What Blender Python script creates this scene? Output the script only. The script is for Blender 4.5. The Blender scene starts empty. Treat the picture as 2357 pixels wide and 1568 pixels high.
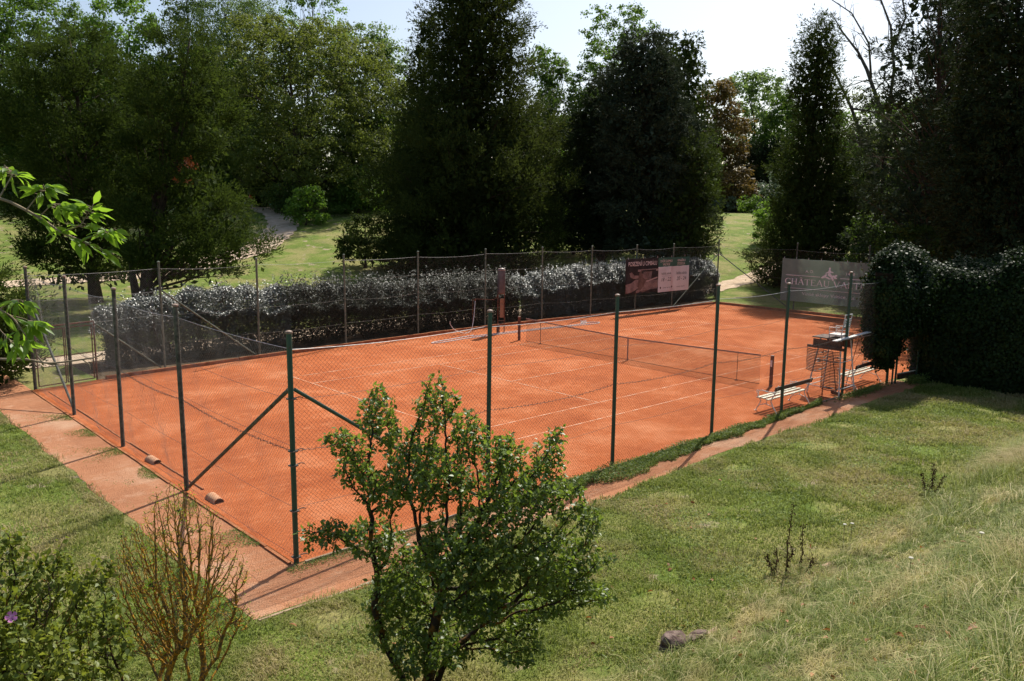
import bpy, math, random
import numpy as np
from mathutils import Matrix, Vector
PI = math.pi
S = bpy.context.scene
COL = S.collection
rng = np.random.default_rng(7)

# ------------------------------------------------------------------ camera model
CP = np.array([-25.7417, -20.9557, 6.1179])
RV = np.array([0.73541153, -0.67751818, 0.01178932])
UV = np.array([0.10051834, 0.12628015, 0.98688874])
FV = np.array([0.67012382, 0.72458432, -0.16097088])
FH = np.array([FV[0], FV[1], 0]); FH /= np.linalg.norm(FH)
RH = np.array([FH[1], -FH[0], 0])
FP = 1903.85                       # focal length for a 2357-wide frame

def ray(u, v):
    return FV + RV * ((u - 1178.5) / FP) - UV * ((v - 784) / FP)
def at(u, v, D):                   # world point at forward (level) distance D
    d = ray(u, v); return CP + d * (D / float(d @ FH))
def gnd(u, v, h=0.0):
    d = ray(u, v); return CP + d * ((h - CP[2]) / d[2])

def sstep(a, b, x):
    t = np.clip((np.asarray(x, float) - a) / (b - a), 0, 1); return t * t * (3 - 2 * t)
def noise2(x, y, s=1.0, seed=0):
    x = np.asarray(x, float) * s + seed * 17.3; y = np.asarray(y, float) * s - seed * 9.1
    return (np.sin(x * 1.7 + 1.3 * np.sin(y * 1.1)) + np.sin(y * 2.3 + 1.7 * np.sin(x * .9 + 2)) + .5 * np.sin(3.1 * x + 2.7 * y)) / 2.5
def terrain(x, y):
    x = np.asarray(x, float); y = np.asarray(y, float)
    D = (x - CP[0]) * FH[0] + (y - CP[1]) * FH[1]
    z = 5.5 * sstep(55, 100, D)
    t = np.clip((-14.6 - y) / 6.36, 0, None)
    bank = np.where(t < 1, 4.35 * t ** 1.35, 4.35 + 0.25 * np.clip(t - 1, 0, 4))
    z = z + bank
    out = np.clip(np.maximum(-21.5 - x, 0) + np.maximum(y - 17, 0) + np.maximum(x - 24, 0), 0, 4) / 4
    z = z + 0.10 * noise2(x, y, .35) * out + 0.03 * noise2(x, y, 2.1, 3) * np.clip(t * 3, 0, 1)
    return z

def hit(u, v):                     # where the sight line meets the terrain
    d = ray(u, v); t = 1.0
    while t < 400:
        p = CP + d * t
        if p[2] < float(terrain(p[0], p[1])): break
        t += .04 + t * .004
    return p
# ------------------------------------------------------------------ object helpers
def tag(o, label=None, cat=None, group=None, kind=None):
    if label: o['label'] = label
    if cat: o['category'] = cat
    if group: o['group'] = group
    if kind: o['kind'] = kind
    return o
def thing(name, label, cat, loc=(0, 0, 0), rz=0.0, group=None):
    o = bpy.data.objects.new(name, None); COL.objects.link(o)
    o.empty_display_size = .2
    o.location = loc; o.rotation_euler = (0, 0, rz)
    return tag(o, label, cat, group)
def mesh(name, V, F, mat, parent=None, attr=None, smooth=False, local=False):
    """F: list of faces or an int array (n,3|4).  World coordinates unless local."""
    V = np.asarray(V, float).reshape(-1, 3)
    if parent is not None and not local:
        V = V - np.array(parent.location)
    me = bpy.data.meshes.new(name)
    if isinstance(F, np.ndarray):
        n, k = F.shape
        me.vertices.add(len(V)); me.vertices.foreach_set('co', V.astype(np.float32).ravel())
        me.loops.add(n * k); me.loops.foreach_set('vertex_index', F.astype(np.int32).ravel())
        me.polygons.add(n); me.polygons.foreach_set('loop_start', np.arange(0, n * k, k, dtype=np.int32))
        me.polygons.foreach_set('loop_total', np.full(n, k, dtype=np.int32))
        me.update(calc_edges=True)
    else:
        me.from_pydata([tuple(v) for v in V], [], [tuple(f) for f in F]); me.update()
    if attr is not None:
        a = me.attributes.new('var', 'FLOAT', 'POINT'); a.data.foreach_set('value', np.asarray(attr, np.float32))
    if smooth:
        me.polygons.foreach_set('use_smooth', np.ones(len(me.polygons), bool))
    me.materials.append(mat)
    o = bpy.data.objects.new(name, me); COL.objects.link(o)
    if parent is not None: o.parent = parent
    return o
def copy_tree(root, loc, rz=None, label=None):
    r = root.copy(); COL.objects.link(r); r.location = loc
    if rz is not None: r.rotation_euler = (0, 0, rz)
    if label: r['label'] = label
    for ch in list(root.children):
        c = ch.copy(); COL.objects.link(c); c.parent = r
        for g in list(ch.children):
            d = g.copy(); COL.objects.link(d); d.parent = c
    return r

class MB:                           # collects boxes / tubes / polygons -> (V,F)
    def __init__(s): s.V = []; s.F = []; s.n = 0
    def add(s, V, F):
        V = np.asarray(V, float).reshape(-1, 3)
        s.V.append(V)
        s.F += [tuple(int(i) + s.n for i in f) for f in F]; s.n += len(V); return s
    def box(s, c, d, ax=None):      # centre, full dims, optional 3 axes
        A = np.eye(3) if ax is None else np.asarray(ax, float)
        V = [np.asarray(c, float) + A[0] * d[0] / 2 * i + A[1] * d[1] / 2 * j + A[2] * d[2] / 2 * k for i in (-1, 1) for j in (-1, 1) for k in (-1, 1)]
        return s.add(V, [(0, 1, 3, 2), (4, 6, 7, 5), (0, 4, 5, 1), (2, 3, 7, 6), (0, 2, 6, 4), (1, 5, 7, 3)])
    def beam(s, a, b, w, h, up=(0, 0, 1)):
        a = np.asarray(a, float); b = np.asarray(b, float); d = b - a; L = np.linalg.norm(d); d /= L
        sd = np.cross(d, up); sd /= np.linalg.norm(sd); u = np.cross(sd, d)
        return s.box((a + b) / 2, (L, w, h), (d, sd, u))
    def tube(s, pts, r, sides=8, cap=True):
        V, F = polytube(pts, r, sides, cap); return s.add(V, F)
    def lathe(s, prof, c=(0, 0, 0), sides=20):
        V = []; F = []
        for r, z in prof:
            for k in range(sides): V.append((c[0] + r * math.cos(2 * PI * k / sides), c[1] + r * math.sin(2 * PI * k / sides), c[2] + z))
        for i in range(len(prof) - 1):
            for k in range(sides):
                a = i * sides + k; b = i * sides + (k + 1) % sides; F.append((a, b, b + sides, a + sides))
        F.append(tuple(range(sides))[::-1]); F.append(tuple((len(prof) - 1) * sides + k for k in range(sides)))
        return s.add(V, F)
    def build(s, name, mat, parent=None, **k):
        return mesh(name, np.concatenate(s.V), s.F, mat, parent, **k)

def polytube(pts, r, sides=8, cap=True):
    P = np.asarray(pts, float); n = len(P); R = np.full(n, r, float) if np.isscalar(r) else np.asarray(r, float)
    T = np.gradient(P, axis=0); T /= np.linalg.norm(T, axis=1)[:, None] + 1e-9
    ref = np.array([0, 0, 1.0]) if abs(T[0][2]) < .9 else np.array([1.0, 0, 0])
    V = []
    a = np.cross(T[0], ref); a /= np.linalg.norm(a)
    for i in range(n):
        a = a - T[i] * (a @ T[i]); a /= np.linalg.norm(a) + 1e-9; b = np.cross(T[i], a)
        for k in range(sides):
            t = 2 * PI * k / sides; V.append(P[i] + R[i] * (math.cos(t) * a + math.sin(t) * b))
    F = [(i * sides + k, i * sides + (k + 1) % sides, (i + 1) * sides + (k + 1) % sides, (i + 1) * sides + k) for i in range(n - 1) for k in range(sides)]
    if cap: F += [tuple(range(sides))[::-1], tuple((n - 1) * sides + k for k in range(sides))]
    return V, F
def segs(P0, P1, r0, r1, sides=4):  # many independent tapered prisms, vectorised
    P0 = np.asarray(P0, float); P1 = np.asarray(P1, float); n = len(P0)
    r0 = np.broadcast_to(r0, n); r1 = np.broadcast_to(r1, n)
    d = P1 - P0; d = d / (np.linalg.norm(d, axis=1)[:, None] + 1e-9)
    ref = np.where(np.abs(d[:, 2:3]) < .9, np.array([[0, 0, 1.]]), np.array([[1., 0, 0]]))
    a = np.cross(d, ref); a /= np.linalg.norm(a, axis=1)[:, None]; b = np.cross(d, a)
    V = np.empty((n, 2 * sides, 3))
    for k in range(sides):
        t = 2 * PI * k / sides; o = math.cos(t) * a + math.sin(t) * b
        V[:, k] = P0 + o * r0[:, None]; V[:, sides + k] = P1 + o * r1[:, None]
    base = (np.arange(n) * 2 * sides)[:, None]
    F = np.concatenate([base + np.array([k, (k + 1) % sides, sides + (k + 1) % sides, sides + k])[None] for k in range(sides)])
    return V.reshape(-1, 3), F

# ------------------------------------------------------------------ materials
def new_mat(name):
    m = bpy.data.materials.new(name); m.use_nodes = True; nt = m.node_tree
    return m, nt, nt.nodes['Principled BSDF'], nt.nodes['Material Output']
def N(nt, t, **kw):
    n = nt.nodes.new(t)
    for k, v in kw.items(): setattr(n, k, v)
    return n
def ramp(nt, fac, stops):
    r = N(nt, 'ShaderNodeValToRGB'); e = r.color_ramp.elements
    while len(e) < len(stops): e.new(.5)
    for i, (p, c) in enumerate(stops): e[i].position = p; e[i].color = (*c, 1)
    nt.links.new(fac, r.inputs[0]); return r.outputs[0]
def noise(nt, scale, detail=4, rough=.55, vec=None, w=None):
    n = N(nt, 'ShaderNodeTexNoise'); n.inputs['Scale'].default_value = scale; n.inputs['Detail'].default_value = detail; n.inputs['Roughness'].default_value = rough
    if vec is None:
        g = N(nt, 'ShaderNodeNewGeometry'); vec = g.outputs['Position']
    nt.links.new(vec, n.inputs['Vector']); return n.outputs['Fac']
def mixc(nt, f, a, b, mode='MIX'):
    m = N(nt, 'ShaderNodeMix', data_type='RGBA', blend_type=mode)
    for s, v in ((0, f), (6, a), (7, b)):
        if hasattr(v, 'is_linked') or isinstance(v, bpy.types.NodeSocket): nt.links.new(v, m.inputs[s])
        elif s == 0: m.inputs[0].default_value = v
        else: m.inputs[s].default_value = (*v, 1)
    return m.outputs[2]
def bump(nt, bs, h, strength=.5, dist=.02):
    b = N(nt, 'ShaderNodeBump'); b.inputs['Strength'].default_value = strength; b.inputs['Distance'].default_value = dist
    nt.links.new(h, b.inputs['Height']); nt.links.new(b.outputs[0], bs.inputs['Normal'])
def mat_noise(name, c1, c2, scale=6, rough=.8, bumpd=.0, spec=.3, metal=0, mid=(.35, .65), detail=5):
    m, nt, bs, out = new_mat(name)
    f = noise(nt, scale, detail); nt.links.new(ramp(nt, f, [(mid[0], c1), (mid[1], c2)]), bs.inputs['Base Color'])
    bs.inputs['Roughness'].default_value = rough; bs.inputs['Specular IOR Level'].default_value = spec; bs.inputs['Metallic'].default_value = metal
    if bumpd: bump(nt, bs, noise(nt, scale * 6, 6), .6, bumpd)
    return m
def mat_cloth(name, c1, c2, scale, tr_=.2, tint=None):
    m = mat_noise(name, c1, c2, scale, .6, .0, .25); nt = m.node_tree; bs = nt.nodes['Principled BSDF']; out = nt.nodes['Material Output']
    t = N(nt, 'ShaderNodeBsdfTranslucent'); src = bs.inputs['Base Color'].links[0].from_socket
    nt.links.new(src, t.inputs['Color']) if tint is None else setattr(t.inputs['Color'], 'default_value', (*tint, 1))
    mx = N(nt, 'ShaderNodeMixShader'); mx.inputs[0].default_value = tr_
    nt.links.new(bs.outputs[0], mx.inputs[1]); nt.links.new(t.outputs[0], mx.inputs[2]); nt.links.new(mx.outputs[0], out.inputs['Surface']); return m
def mat_leaf(name, cols, transl=.3, tcol=(.25, .4, .04), rough=.45, spec=.4, patch=None):
    """cols: dark->light greens picked per leaf; the var attribute shifts whole clumps."""
    m, nt, bs, out = new_mat(name)
    g = N(nt, 'ShaderNodeNewGeometry')
    at_ = N(nt, 'ShaderNodeAttribute', attribute_name='var')
    ad = N(nt, 'ShaderNodeMath', operation='MULTIPLY_ADD'); nt.links.new(g.outputs['Random Per Island'], ad.inputs[0]); ad.inputs[1].default_value = .55
    mu = N(nt, 'ShaderNodeMath', operation='MULTIPLY'); nt.links.new(at_.outputs['Fac'], mu.inputs[0]); mu.inputs[1].default_value = .45
    nt.links.new(mu.outputs[0], ad.inputs[2])
    n = len(cols); c = ramp(nt, ad.outputs[0], [(.08 + .84 * i / (n - 1), cols[i]) for i in range(n)])
    if patch:
        c = mixc(nt, ramp(nt, noise(nt, patch[1], 3), [(patch[2], (0, 0, 0)), (patch[2] + .12, (1, 1, 1))]), c, patch[0])
    nt.links.new(c, bs.inputs['Base Color'])
    bs.inputs['Roughness'].default_value = rough; bs.inputs['Specular IOR Level'].default_value = spec
    tr = N(nt, 'ShaderNodeBsdfTranslucent')
    tc = mixc(nt, .6, c, tcol); nt.links.new(tc, tr.inputs['Color'])
    mx = N(nt, 'ShaderNodeMixShader'); mx.inputs[0].default_value = transl
    nt.links.new(bs.outputs[0], mx.inputs[1]); nt.links.new(tr.outputs[0], mx.inputs[2]); nt.links.new(mx.outputs[0], out.inputs['Surface'])
    return m

M = {}
# clay of the court
def clay(name, base, light, dark, patches):
    m, nt, bs, out = new_mat(name)
    a = noise(nt, .35, 7, .68); b = noise(nt, 1.6, 9, .8); c = noise(nt, 38, 4, .7)
    col = ramp(nt, a, [(.36, dark), (.52, base), (.68, light)])
    col = mixc(nt, ramp(nt, b, [(.53, (0, 0, 0)), (.70, (patches,) * 3)]), col, light)
    g = N(nt, 'ShaderNodeNewGeometry'); mp = N(nt, 'ShaderNodeMapping'); mp.inputs['Scale'].default_value = (.5, 9, 1); mp.inputs['Rotation'].default_value = (0, 0, .04); nt.links.new(g.outputs['Position'], mp.inputs[0])
    col = mixc(nt, ramp(nt, noise(nt, 1.0, 5, .7, mp.outputs[0]), [(.50, (0, 0, 0)), (.68, (.28,) * 3)]), col, light)     # drag brush sweeps
    v = N(nt, 'ShaderNodeTexVoronoi'); v.inputs['Scale'].default_value = 2.6; nt.links.new(g.outputs['Position'], v.inputs['Vector'])
    col = mixc(nt, ramp(nt, v.outputs['Distance'], [(.06, (.4,) * 3), (.13, (0, 0, 0))]), col, dark)                       # foot marks
    col = mixc(nt, ramp(nt, c, [(.35, (.3,) * 3), (.62, (0, 0, 0))]), col, dark)
    nt.links.new(col, bs.inputs['Base Color']); bs.inputs['Roughness'].default_value = .95; bs.inputs['Specular IOR Level'].default_value = .08
    ad = N(nt, 'ShaderNodeMath', operation='ADD'); nt.links.new(noise(nt, 14, 6, .7), ad.inputs[0]); nt.links.new(c, ad.inputs[1])
    bump(nt, bs, ad.outputs[0], 1.0, .035)
    return m
M['clay'] = clay('court_clay', (.50, .142, .048), (.66, .255, .118), (.38, .098, .033), .85)
M['clay_path'] = clay('path_clay', (.50, .225, .115), (.62, .385, .245), (.38, .16, .08), .85)
M['sand'] = mat_noise('sandy_path', (.46, .34, .23), (.60, .47, .34), 1.5, .95, .02, .1)
# worn court line
m, nt, bs, out = new_mat('worn_line')
nt.links.new(mixc(nt, ramp(nt, noise(nt, 2.2, 6, .7), [(.44, (0, 0, 0)), (.58, (1, 1, 1))]), (.56, .19, .07), (.66, .40, .26)), bs.inputs['Base Color']); bs.inputs['Roughness'].default_value = .9
M['line'] = m
# lawn ground
def lawn(name, g1, g2, dry, soil):
    m, nt, bs, out = new_mat(name)
    col = ramp(nt, noise(nt, .8, 6, .65), [(.35, g1), (.6, g2)])
    col = mixc(nt, ramp(nt, noise(nt, .45, 5, .6), [(.45, (0, 0, 0)), (.58, (.85,) * 3)]), col, dry)
    col = mixc(nt, ramp(nt, noise(nt, 1.1, 3, .6), [(.62, (0, 0, 0)), (.67, (.9,) * 3)]), col, soil)
    col = mixc(nt, ramp(nt, noise(nt, 9, 5, .7), [(.4, (.45,) * 3), (.6, (0, 0, 0))]), col, (.03, .05, .012))
    g = N(nt, 'ShaderNodeNewGeometry'); sp = N(nt, 'ShaderNodeSeparateXYZ'); nt.links.new(g.outputs['Position'], sp.inputs[0])
    mr = N(nt, 'ShaderNodeMapRange'); nt.links.new(sp.outputs['Y'], mr.inputs[0]); mr.inputs[1].default_value = -14.4; mr.inputs[2].default_value = -15.0
    col = mixc(nt, mr.outputs[0], col, ramp(nt, noise(nt, 3, 6, .7), [(.35, (.07, .065, .025)), (.65, (.18, .145, .075))]))
    nt.links.new(col, bs.inputs['Base Color']); bs.inputs['Roughness'].default_value = .9; bs.inputs['Specular IOR Level'].default_value = .1
    bump(nt, bs, noise(nt, 22, 6, .75), .9, .05)
    return m
M['lawn'] = lawn('lawn_ground', (.125, .185, .03), (.205, .265, .048), (.33, .29, .11), (.44, .34, .24))
GRC = [(.07, .115, .014), (.12, .18, .025), (.19, .25, .04), (.34, .34, .11)]
M['grass'] = mat_leaf('short_grass', [(.08, .12, .018), (.145, .19, .032), (.25, .28, .06), (.46, .42, .17)], .3, (.34, .42, .06), .6, .2, ((.40, .32, .15), .42, .47))
M['tallgrass'] = mat_leaf('tall_grass', [(.045, .085, .012), (.105, .155, .024), (.22, .24, .055), (.70, .60, .34)], .28, (.36, .42, .06), .6, .12, ((.44, .36, .16), .9, .54))
M['weed'] = mat_leaf('weed_leaf', [(.07, .12, .02), (.13, .19, .04), (.22, .28, .07)], .3, (.36, .45, .07), .6, .25)
# foliage
M['juniper'] = mat_leaf('juniper_foliage', [(.018, .030, .007), (.032, .050, .010), (.058, .084, .016)], .22, (.15, .22, .03), .8, .05)
M['cedar'] = mat_leaf('cedar_foliage', [(.018, .027, .008), (.030, .043, .011), (.056, .074, .016)], .2, (.16, .21, .035), .8, .05)
M['spruce'] = mat_leaf('spruce_foliage', [(.022, .031, .017), (.038, .052, .028), (.068, .088, .048)], .10, (.09, .12, .05), .8, .06)
M['thuja'] = mat_leaf('thuja_foliage', [(.020, .030, .008), (.038, .056, .012), (.070, .098, .022)], .16, (.14, .2, .03), .8, .06)
M['pine'] = mat_leaf('pine_foliage', [(.016, .026, .013), (.030, .042, .02), (.055, .075, .035)], .12, (.08, .12, .03), .8, .06)
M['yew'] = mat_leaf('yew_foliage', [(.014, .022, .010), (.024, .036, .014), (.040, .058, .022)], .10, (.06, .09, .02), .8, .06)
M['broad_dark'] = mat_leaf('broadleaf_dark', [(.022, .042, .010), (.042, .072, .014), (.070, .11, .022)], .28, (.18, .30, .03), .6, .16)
M['broad_mid'] = mat_leaf('broadleaf_mid', [(.034, .068, .012), (.062, .11, .018), (.11, .17, .03)], .34, (.24, .42, .04), .6, .16)
M['broad_yellow'] = mat_leaf('broadleaf_yellowish', [(.04, .062, .012), (.075, .105, .02), (.15, .175, .04)], .32, (.30, .36, .05), .6, .16)
M['broad_bright'] = mat_leaf('broadleaf_bright', [(.045, .095, .014), (.08, .15, .022), (.13, .22, .035)], .42, (.32, .55, .05), .6, .16)
M['broad_pale'] = mat_leaf('broadleaf_pale', [(.06, .10, .03), (.10, .16, .045), (.17, .235, .08)], .38, (.32, .46, .11), .6, .16)
M['broad_brown'] = mat_leaf('chestnut_brown', [(.055, .042, .014), (.10, .068, .02), (.15, .095, .028), (.09, .10, .022)], .26, (.36, .24, .05), .6, .15)
M['silver'] = mat_leaf('greyish_shrub', [(.06, .08, .05), (.12, .16, .10), (.2, .25, .17)], .3, (.3, .4, .2), .5, .4)
M['hedge'] = mat_leaf('glossy_hedge_leaf', [(.016, .026, .010), (.032, .046, .018), (.07, .085, .04)], .12, (.14, .2, .04), .45, .8); M['hedge'].node_tree.nodes['Principled BSDF'].inputs['IOR'].default_value = 1.8
M['hedge_dull'] = mat_leaf('dull_hedge_leaf', [(.010, .015, .007), (.020, .026, .011), (.048, .052, .024)], .14, (.14, .16, .05), .5, .35)
M['ivy'] = mat_leaf('ivy_leaf', [(.009, .020, .004), (.015, .030, .006), (.030, .052, .011)], .10, (.10, .18, .02), .5, .12)
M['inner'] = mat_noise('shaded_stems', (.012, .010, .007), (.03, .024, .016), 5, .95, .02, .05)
M['bush'] = mat_leaf('bush_leaf', [(.045, .088, .014), (.09, .145, .022), (.19, .25, .045)], .38, (.36, .50, .05), .45, .55)
M['hibiscus'] = mat_leaf('hibiscus_leaf', [(.055, .085, .010), (.11, .15, .018), (.24, .265, .05)], .36, (.38, .44, .04), .5, .3)
M['young'] = mat_leaf('young_poplar_leaf', [(.08, .17, .015), (.12, .22, .02), (.17, .30, .03)], .55, (.38, .62, .04), .42, .35)
M['deadleaf'] = mat_leaf('fallen_leaf', [(.16, .055, .02), (.30, .11, .03), (.42, .20, .07)], .2, (.5, .2, .05), .6, .3)
M['rust_needle'] = mat_leaf('rusty_needles', [(.16, .05, .02), (.26, .08, .03)], .2, (.4, .12, .03), .6, .2)
M['bark'] = mat_noise('bark', (.035, .026, .018), (.085, .062, .045), 5, .9, .03, .1)
M['bark_red'] = mat_noise('pine_bark', (.06, .036, .026), (.13, .08, .058), 4, .9, .03, .1)
M['bark_grey'] = mat_noise('grey_bark', (.06, .052, .042), (.16, .14, .11), 4, .9, .02, .1)
M['lichen'] = mat_noise('lichened_bark', (.13, .10, .055), (.50, .26, .035), 26, .9, .004, .1, mid=(.42, .58))
M['bushbark'] = mat_noise('bush_bark', (.04, .030, .022), (.30, .14, .02), 9, .9, .006, .1, mid=(.50, .70))
M['twig'] = mat_noise('pale_twig', (.20, .15, .09), (.36, .29, .19), 30, .8, .001, .2)
M['deadstalk'] = mat_noise('dead_stalk', (.035, .018, .012), (.10, .045, .028), 20, .9, .002, .1)
# built things
M['green'] = mat_noise('green_paint', (.075, .055, .035), (.042, .085, .056), 11, .55, .002, .35, mid=(.30, .40))
M['post'] = mat_noise('weathered_post', (.085, .11, .08), (.17, .20, .15), 8, .75, .0, .3)
M['post_dark'] = mat_noise('dark_weathered_post', (.04, .045, .036), (.12, .125, .10), 11, .7, .0, .3)
M['capm'] = mat_noise('rusty_cap', (.22, .14, .10), (.36, .26, .20), 20, .6, .0, .3)
M['wire'] = mat_noise('galvanised_wire', (.085, .08, .075), (.17, .16, .15), 12, .5, .0, .5, .2)
M['wire_rust'] = mat_noise('rusty_wire', (.07, .055, .045), (.17, .135, .11), 12, .6, .0, .4, .1)
M['wire_bright'] = mat_noise('bright_wire', (.35, .34, .33), (.55, .54, .52), 12, .4, .0, .5, .5)
M['rust'] = mat_noise('rusty_steel', (.10, .045, .028), (.20, .10, .065), 9, .8, .002, .2)
M['tank'] = mat_noise('brown_enamel', (.075, .062, .065), (.11, .092, .095), 4, .35, .0, .5)
M['panel'] = mat_noise('copper_board', (.24, .13, .075), (.33, .20, .12), 6, .7, .0, .3)
M['kerb'] = mat_noise('clay_stained_kerb', (.24, .09, .04), (.42, .17, .08), 4, .95, .01, .1)
M['concrete'] = mat_noise('mossy_concrete', (.26, .17, .10), (.42, .31, .22), 6, .95, .01, .1)
M['white'] = mat_noise('chipped_white_paint', (.42, .38, .34), (.74, .71, .67), 14, .45, .0, .45, mid=(.32, .5))
M['slat'] = mat_noise('weathered_slat', (.40, .36, .24), (.66, .61, .48), 9, .6, .0, .35)
M['brownwood'] = mat_noise('brown_wood', (.055, .028, .016), (.13, .065, .038), 8, .7, .0, .3)
M['net'] = mat_noise('net_cord', (.05, .035, .03), (.10, .07, .055), 10, .8, .0, .2)
M['band'] = mat_noise('dusty_headband', (.26, .16, .12), (.42, .28, .22), 5, .85, .0, .2)
M['hose'] = mat_noise('pale_hose', (.66, .62, .58), (.8, .77, .73), 6, .45, .0, .4)
M['tile'] = mat_noise('terracotta_tile', (.42, .20, .11), (.56, .32, .19), 9, .9, .004, .1)
M['rock'] = mat_noise('reddish_rock', (.07, .045, .038), (.24, .175, .15), 7, .95, .03, .1)
M['petal'] = mat_noise('pink_petal', (.55, .16, .38), (.7, .3, .55), 30, .6)
M['yarrow'] = mat_noise('white_flowerhead', (.45, .42, .34), (.62, .6, .5), 30, .8)
M['skin'] = mat_noise('skin', (.45, .26, .17), (.52, .31, .22), 10, .6)
M['hair'] = mat_noise('dark_hair', (.02, .014, .01), (.05, .035, .025), 30, .7)
M['orange'] = mat_noise('orange_shirt', (.62, .10, .025), (.75, .15, .04), 6, .8)
M['teal'] = mat_noise('teal_sleeve', (.05, .30, .22), (.08, .38, .28), 6, .8)
M['redcloth'] = mat_noise('red_cloth', (.28, .03, .03), (.38, .05, .04), 6, .8)
M['darkcloth'] = mat_noise('dark_cloth', (.03, .03, .04), (.06, .06, .07), 8, .8)
M['rubber'] = mat_noise('black_rubber', (.015, .015, .015), (.03, .03, .03), 8, .7)
M['chrome'] = mat_noise('silver_metal', (.4, .4, .4), (.6, .6, .6), 8, .35, .0, .5, .7)
M['mdark'] = mat_cloth('banner_dark', (.018, .020, .022), (.045, .044, .046), 2.5, .05)
M['mpink'] = mat_cloth('banner_pink', (.74, .69, .70), (.80, .76, .77), 2, .35)
M['mgreen'] = mat_cloth('banner_green', (.06, .16, .12), (.08, .20, .15), 2, .2)
M['msepia'] = mat_cloth('banner_sepia', (.17, .125, .115), (.34, .27, .25), 3.5, .1)
M['mstring'] = mat_cloth('banner_string', (.36, .29, .27), (.52, .44, .42), 5, .1)
M['mink'] = mat_noise('banner_ink', (.03, .025, .03), (.05, .04, .05), 5, .7)
M['mpale'] = mat_noise('banner_pale', (.85, .75, .70), (.9, .82, .78), 5, .6)
M['mgrey'] = mat_cloth('banner_greygreen', (.30, .36, .30), (.35, .41, .35), 1.4, .5)

# ------------------------------------------------------------------ setting
def grid_patch(name, xs, ys, mat, dz=0.0, kind='structure'):
    X, Y = np.meshgrid(xs, ys); Z = terrain(X, Y) + dz
    V = np.stack([X, Y, Z], -1).reshape(-1, 3); nx = len(xs); ny = len(ys)
    i = np.arange(ny - 1)[:, None] * nx + np.arange(nx - 1)[None]; i = i.ravel()
    F = np.stack([i, i + 1, i + 1 + nx, i + nx], 1)
    o = mesh(name, V, F, mat, smooth=True); tag(o, kind=kind); return o
xs = np.concatenate([np.linspace(-900, -60, 12), np.arange(-56, 60, 1.0), np.arange(62, 200, 6), np.linspace(220, 1500, 14)])
ys = np.concatenate([np.linspace(-500, -50, 8), np.arange(-45, -22, 1.5), np.arange(-21.5, -13, .25), np.arange(-12.5, 120, 1.5), np.arange(124, 220, 8), np.linspace(240, 1600, 14)])
tag(grid_patch('lawn_terrain', xs, ys, M['lawn']), kind='structure')

FARP = [(-19.24, 8.97), (-14.79, 9.75), (-11.05, 9.79), (-6.89, 10.1), (-2.79, 10.4), (1.46, 10.5), (5.41, 10.4), (8.7, 9.86), (12.29, 9.6), (15.58, 9.4), (20.41, 9.41)]
def farY(x): return np.interp(x, [p[0] for p in FARP], [p[1] for p in FARP])
def strip(name, pts_lo, pts_hi, mat, z):
    n = len(pts_lo); V = [(p[0], p[1], float(terrain(*p)) + z) for p in pts_lo] + [(p[0], p[1], float(terrain(*p)) + z) for p in pts_hi]
    F = [(i, i + 1, n + i + 1, n + i) for i in range(n - 1)]
    o = mesh(name, V, F, mat); tag(o, kind='structure'); return o
cx = np.linspace(-19.35, 20.4, 60)
strip('court_surface', [(x, -8.62) for x in cx], [(x, farY(x) - .05) for x in cx], M['clay'], .008)
# clay footpaths round the court with ragged edges
r1 = random.Random(5)
px = np.linspace(-20.75, 4.6, 90)
strip('clay_path', [(x, -10.02 + .05 * math.sin(x * 2.1) + r1.uniform(-.05, .05) + .07 * math.sin(x * .8 + 1) + .25 * float(sstep(-14, -9, x))) for x in px],
      [(x, -8.64) for x in px], M['clay_path'], .004)
py = np.linspace(-8.64, 12.5, 60)
strip('clay_path', [(-19.36, y) for y in py][::-1], [(-20.78 - .5 * sstep(7, 12, y) - .05 * math.sin(y * 1.7) + r1.uniform(-.03, .03), y) for y in py][::-1], M['clay_path'], .0045)
strip('soil_strip', [(x, farY(x) - .04) for x in np.linspace(-17.2, 20.4, 50)], [(x, 13.3) for x in np.linspace(-17.2, 23.4, 50)], mat_noise('bare_soil', (.05, .035, .02), (.15, .10, .055), 2.5, .95, .02, .1), .006)
def road(name, pts, w, mat, z=.02, n=60):
    P = np.array(pts, float); t = np.linspace(0, len(P) - 1, n)
    # catmull-ish smoothing
    Q = np.stack([np.interp(t, range(len(P)), P[:, k]) for k in (0, 1)], 1)
    for _ in range(6): Q[1:-1] = (Q[:-2] + 2 * Q[1:-1] + Q[2:]) / 4
    T = np.gradient(Q, axis=0); T /= np.linalg.norm(T, axis=1)[:, None]; Nn = np.stack([-T[:, 1], T[:, 0]], 1)
    k = 5; V = []
    for j in range(k):
        s = (j / (k - 1) - .5) * w
        for i in range(n):
            q = Q[i] + Nn[i] * (s + (.12 * math.sin(i * 1.9 + j) if j in (0, k - 1) else 0)); V.append((q[0], q[1], float(terrain(q[0], q[1])) + z))
    F = [(j * n + i, j * n + i + 1, (j + 1) * n + i + 1, (j + 1) * n + i) for j in range(k - 1) for i in range(n - 1)]
    o = mesh(name, V, F, mat, smooth=True); tag(o, kind='structure'); return o
road('sandy_path', [(-30, 13), (-20, 13.6), (-10, 14.2), (5, 14.3), (24, 13.4), (34, 14.3), (60, 16)], 2.0, M['sand'], .03, 90)
def hitD(u, D): q = at(u, 600, D); return (q[0], q[1])
road('sandy_path', [hitD(-200, 57), hitD(-60, 58), hitD(60, 60), hitD(250, 62), hitD(420, 66), hitD(520, 70), hitD(585, 73), hitD(632, 78), hitD(658, 84), hitD(642, 91), hitD(606, 97), hitD(590, 102), hitD(560, 110)], 3.0, M['sand'], .05, 120)
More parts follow.
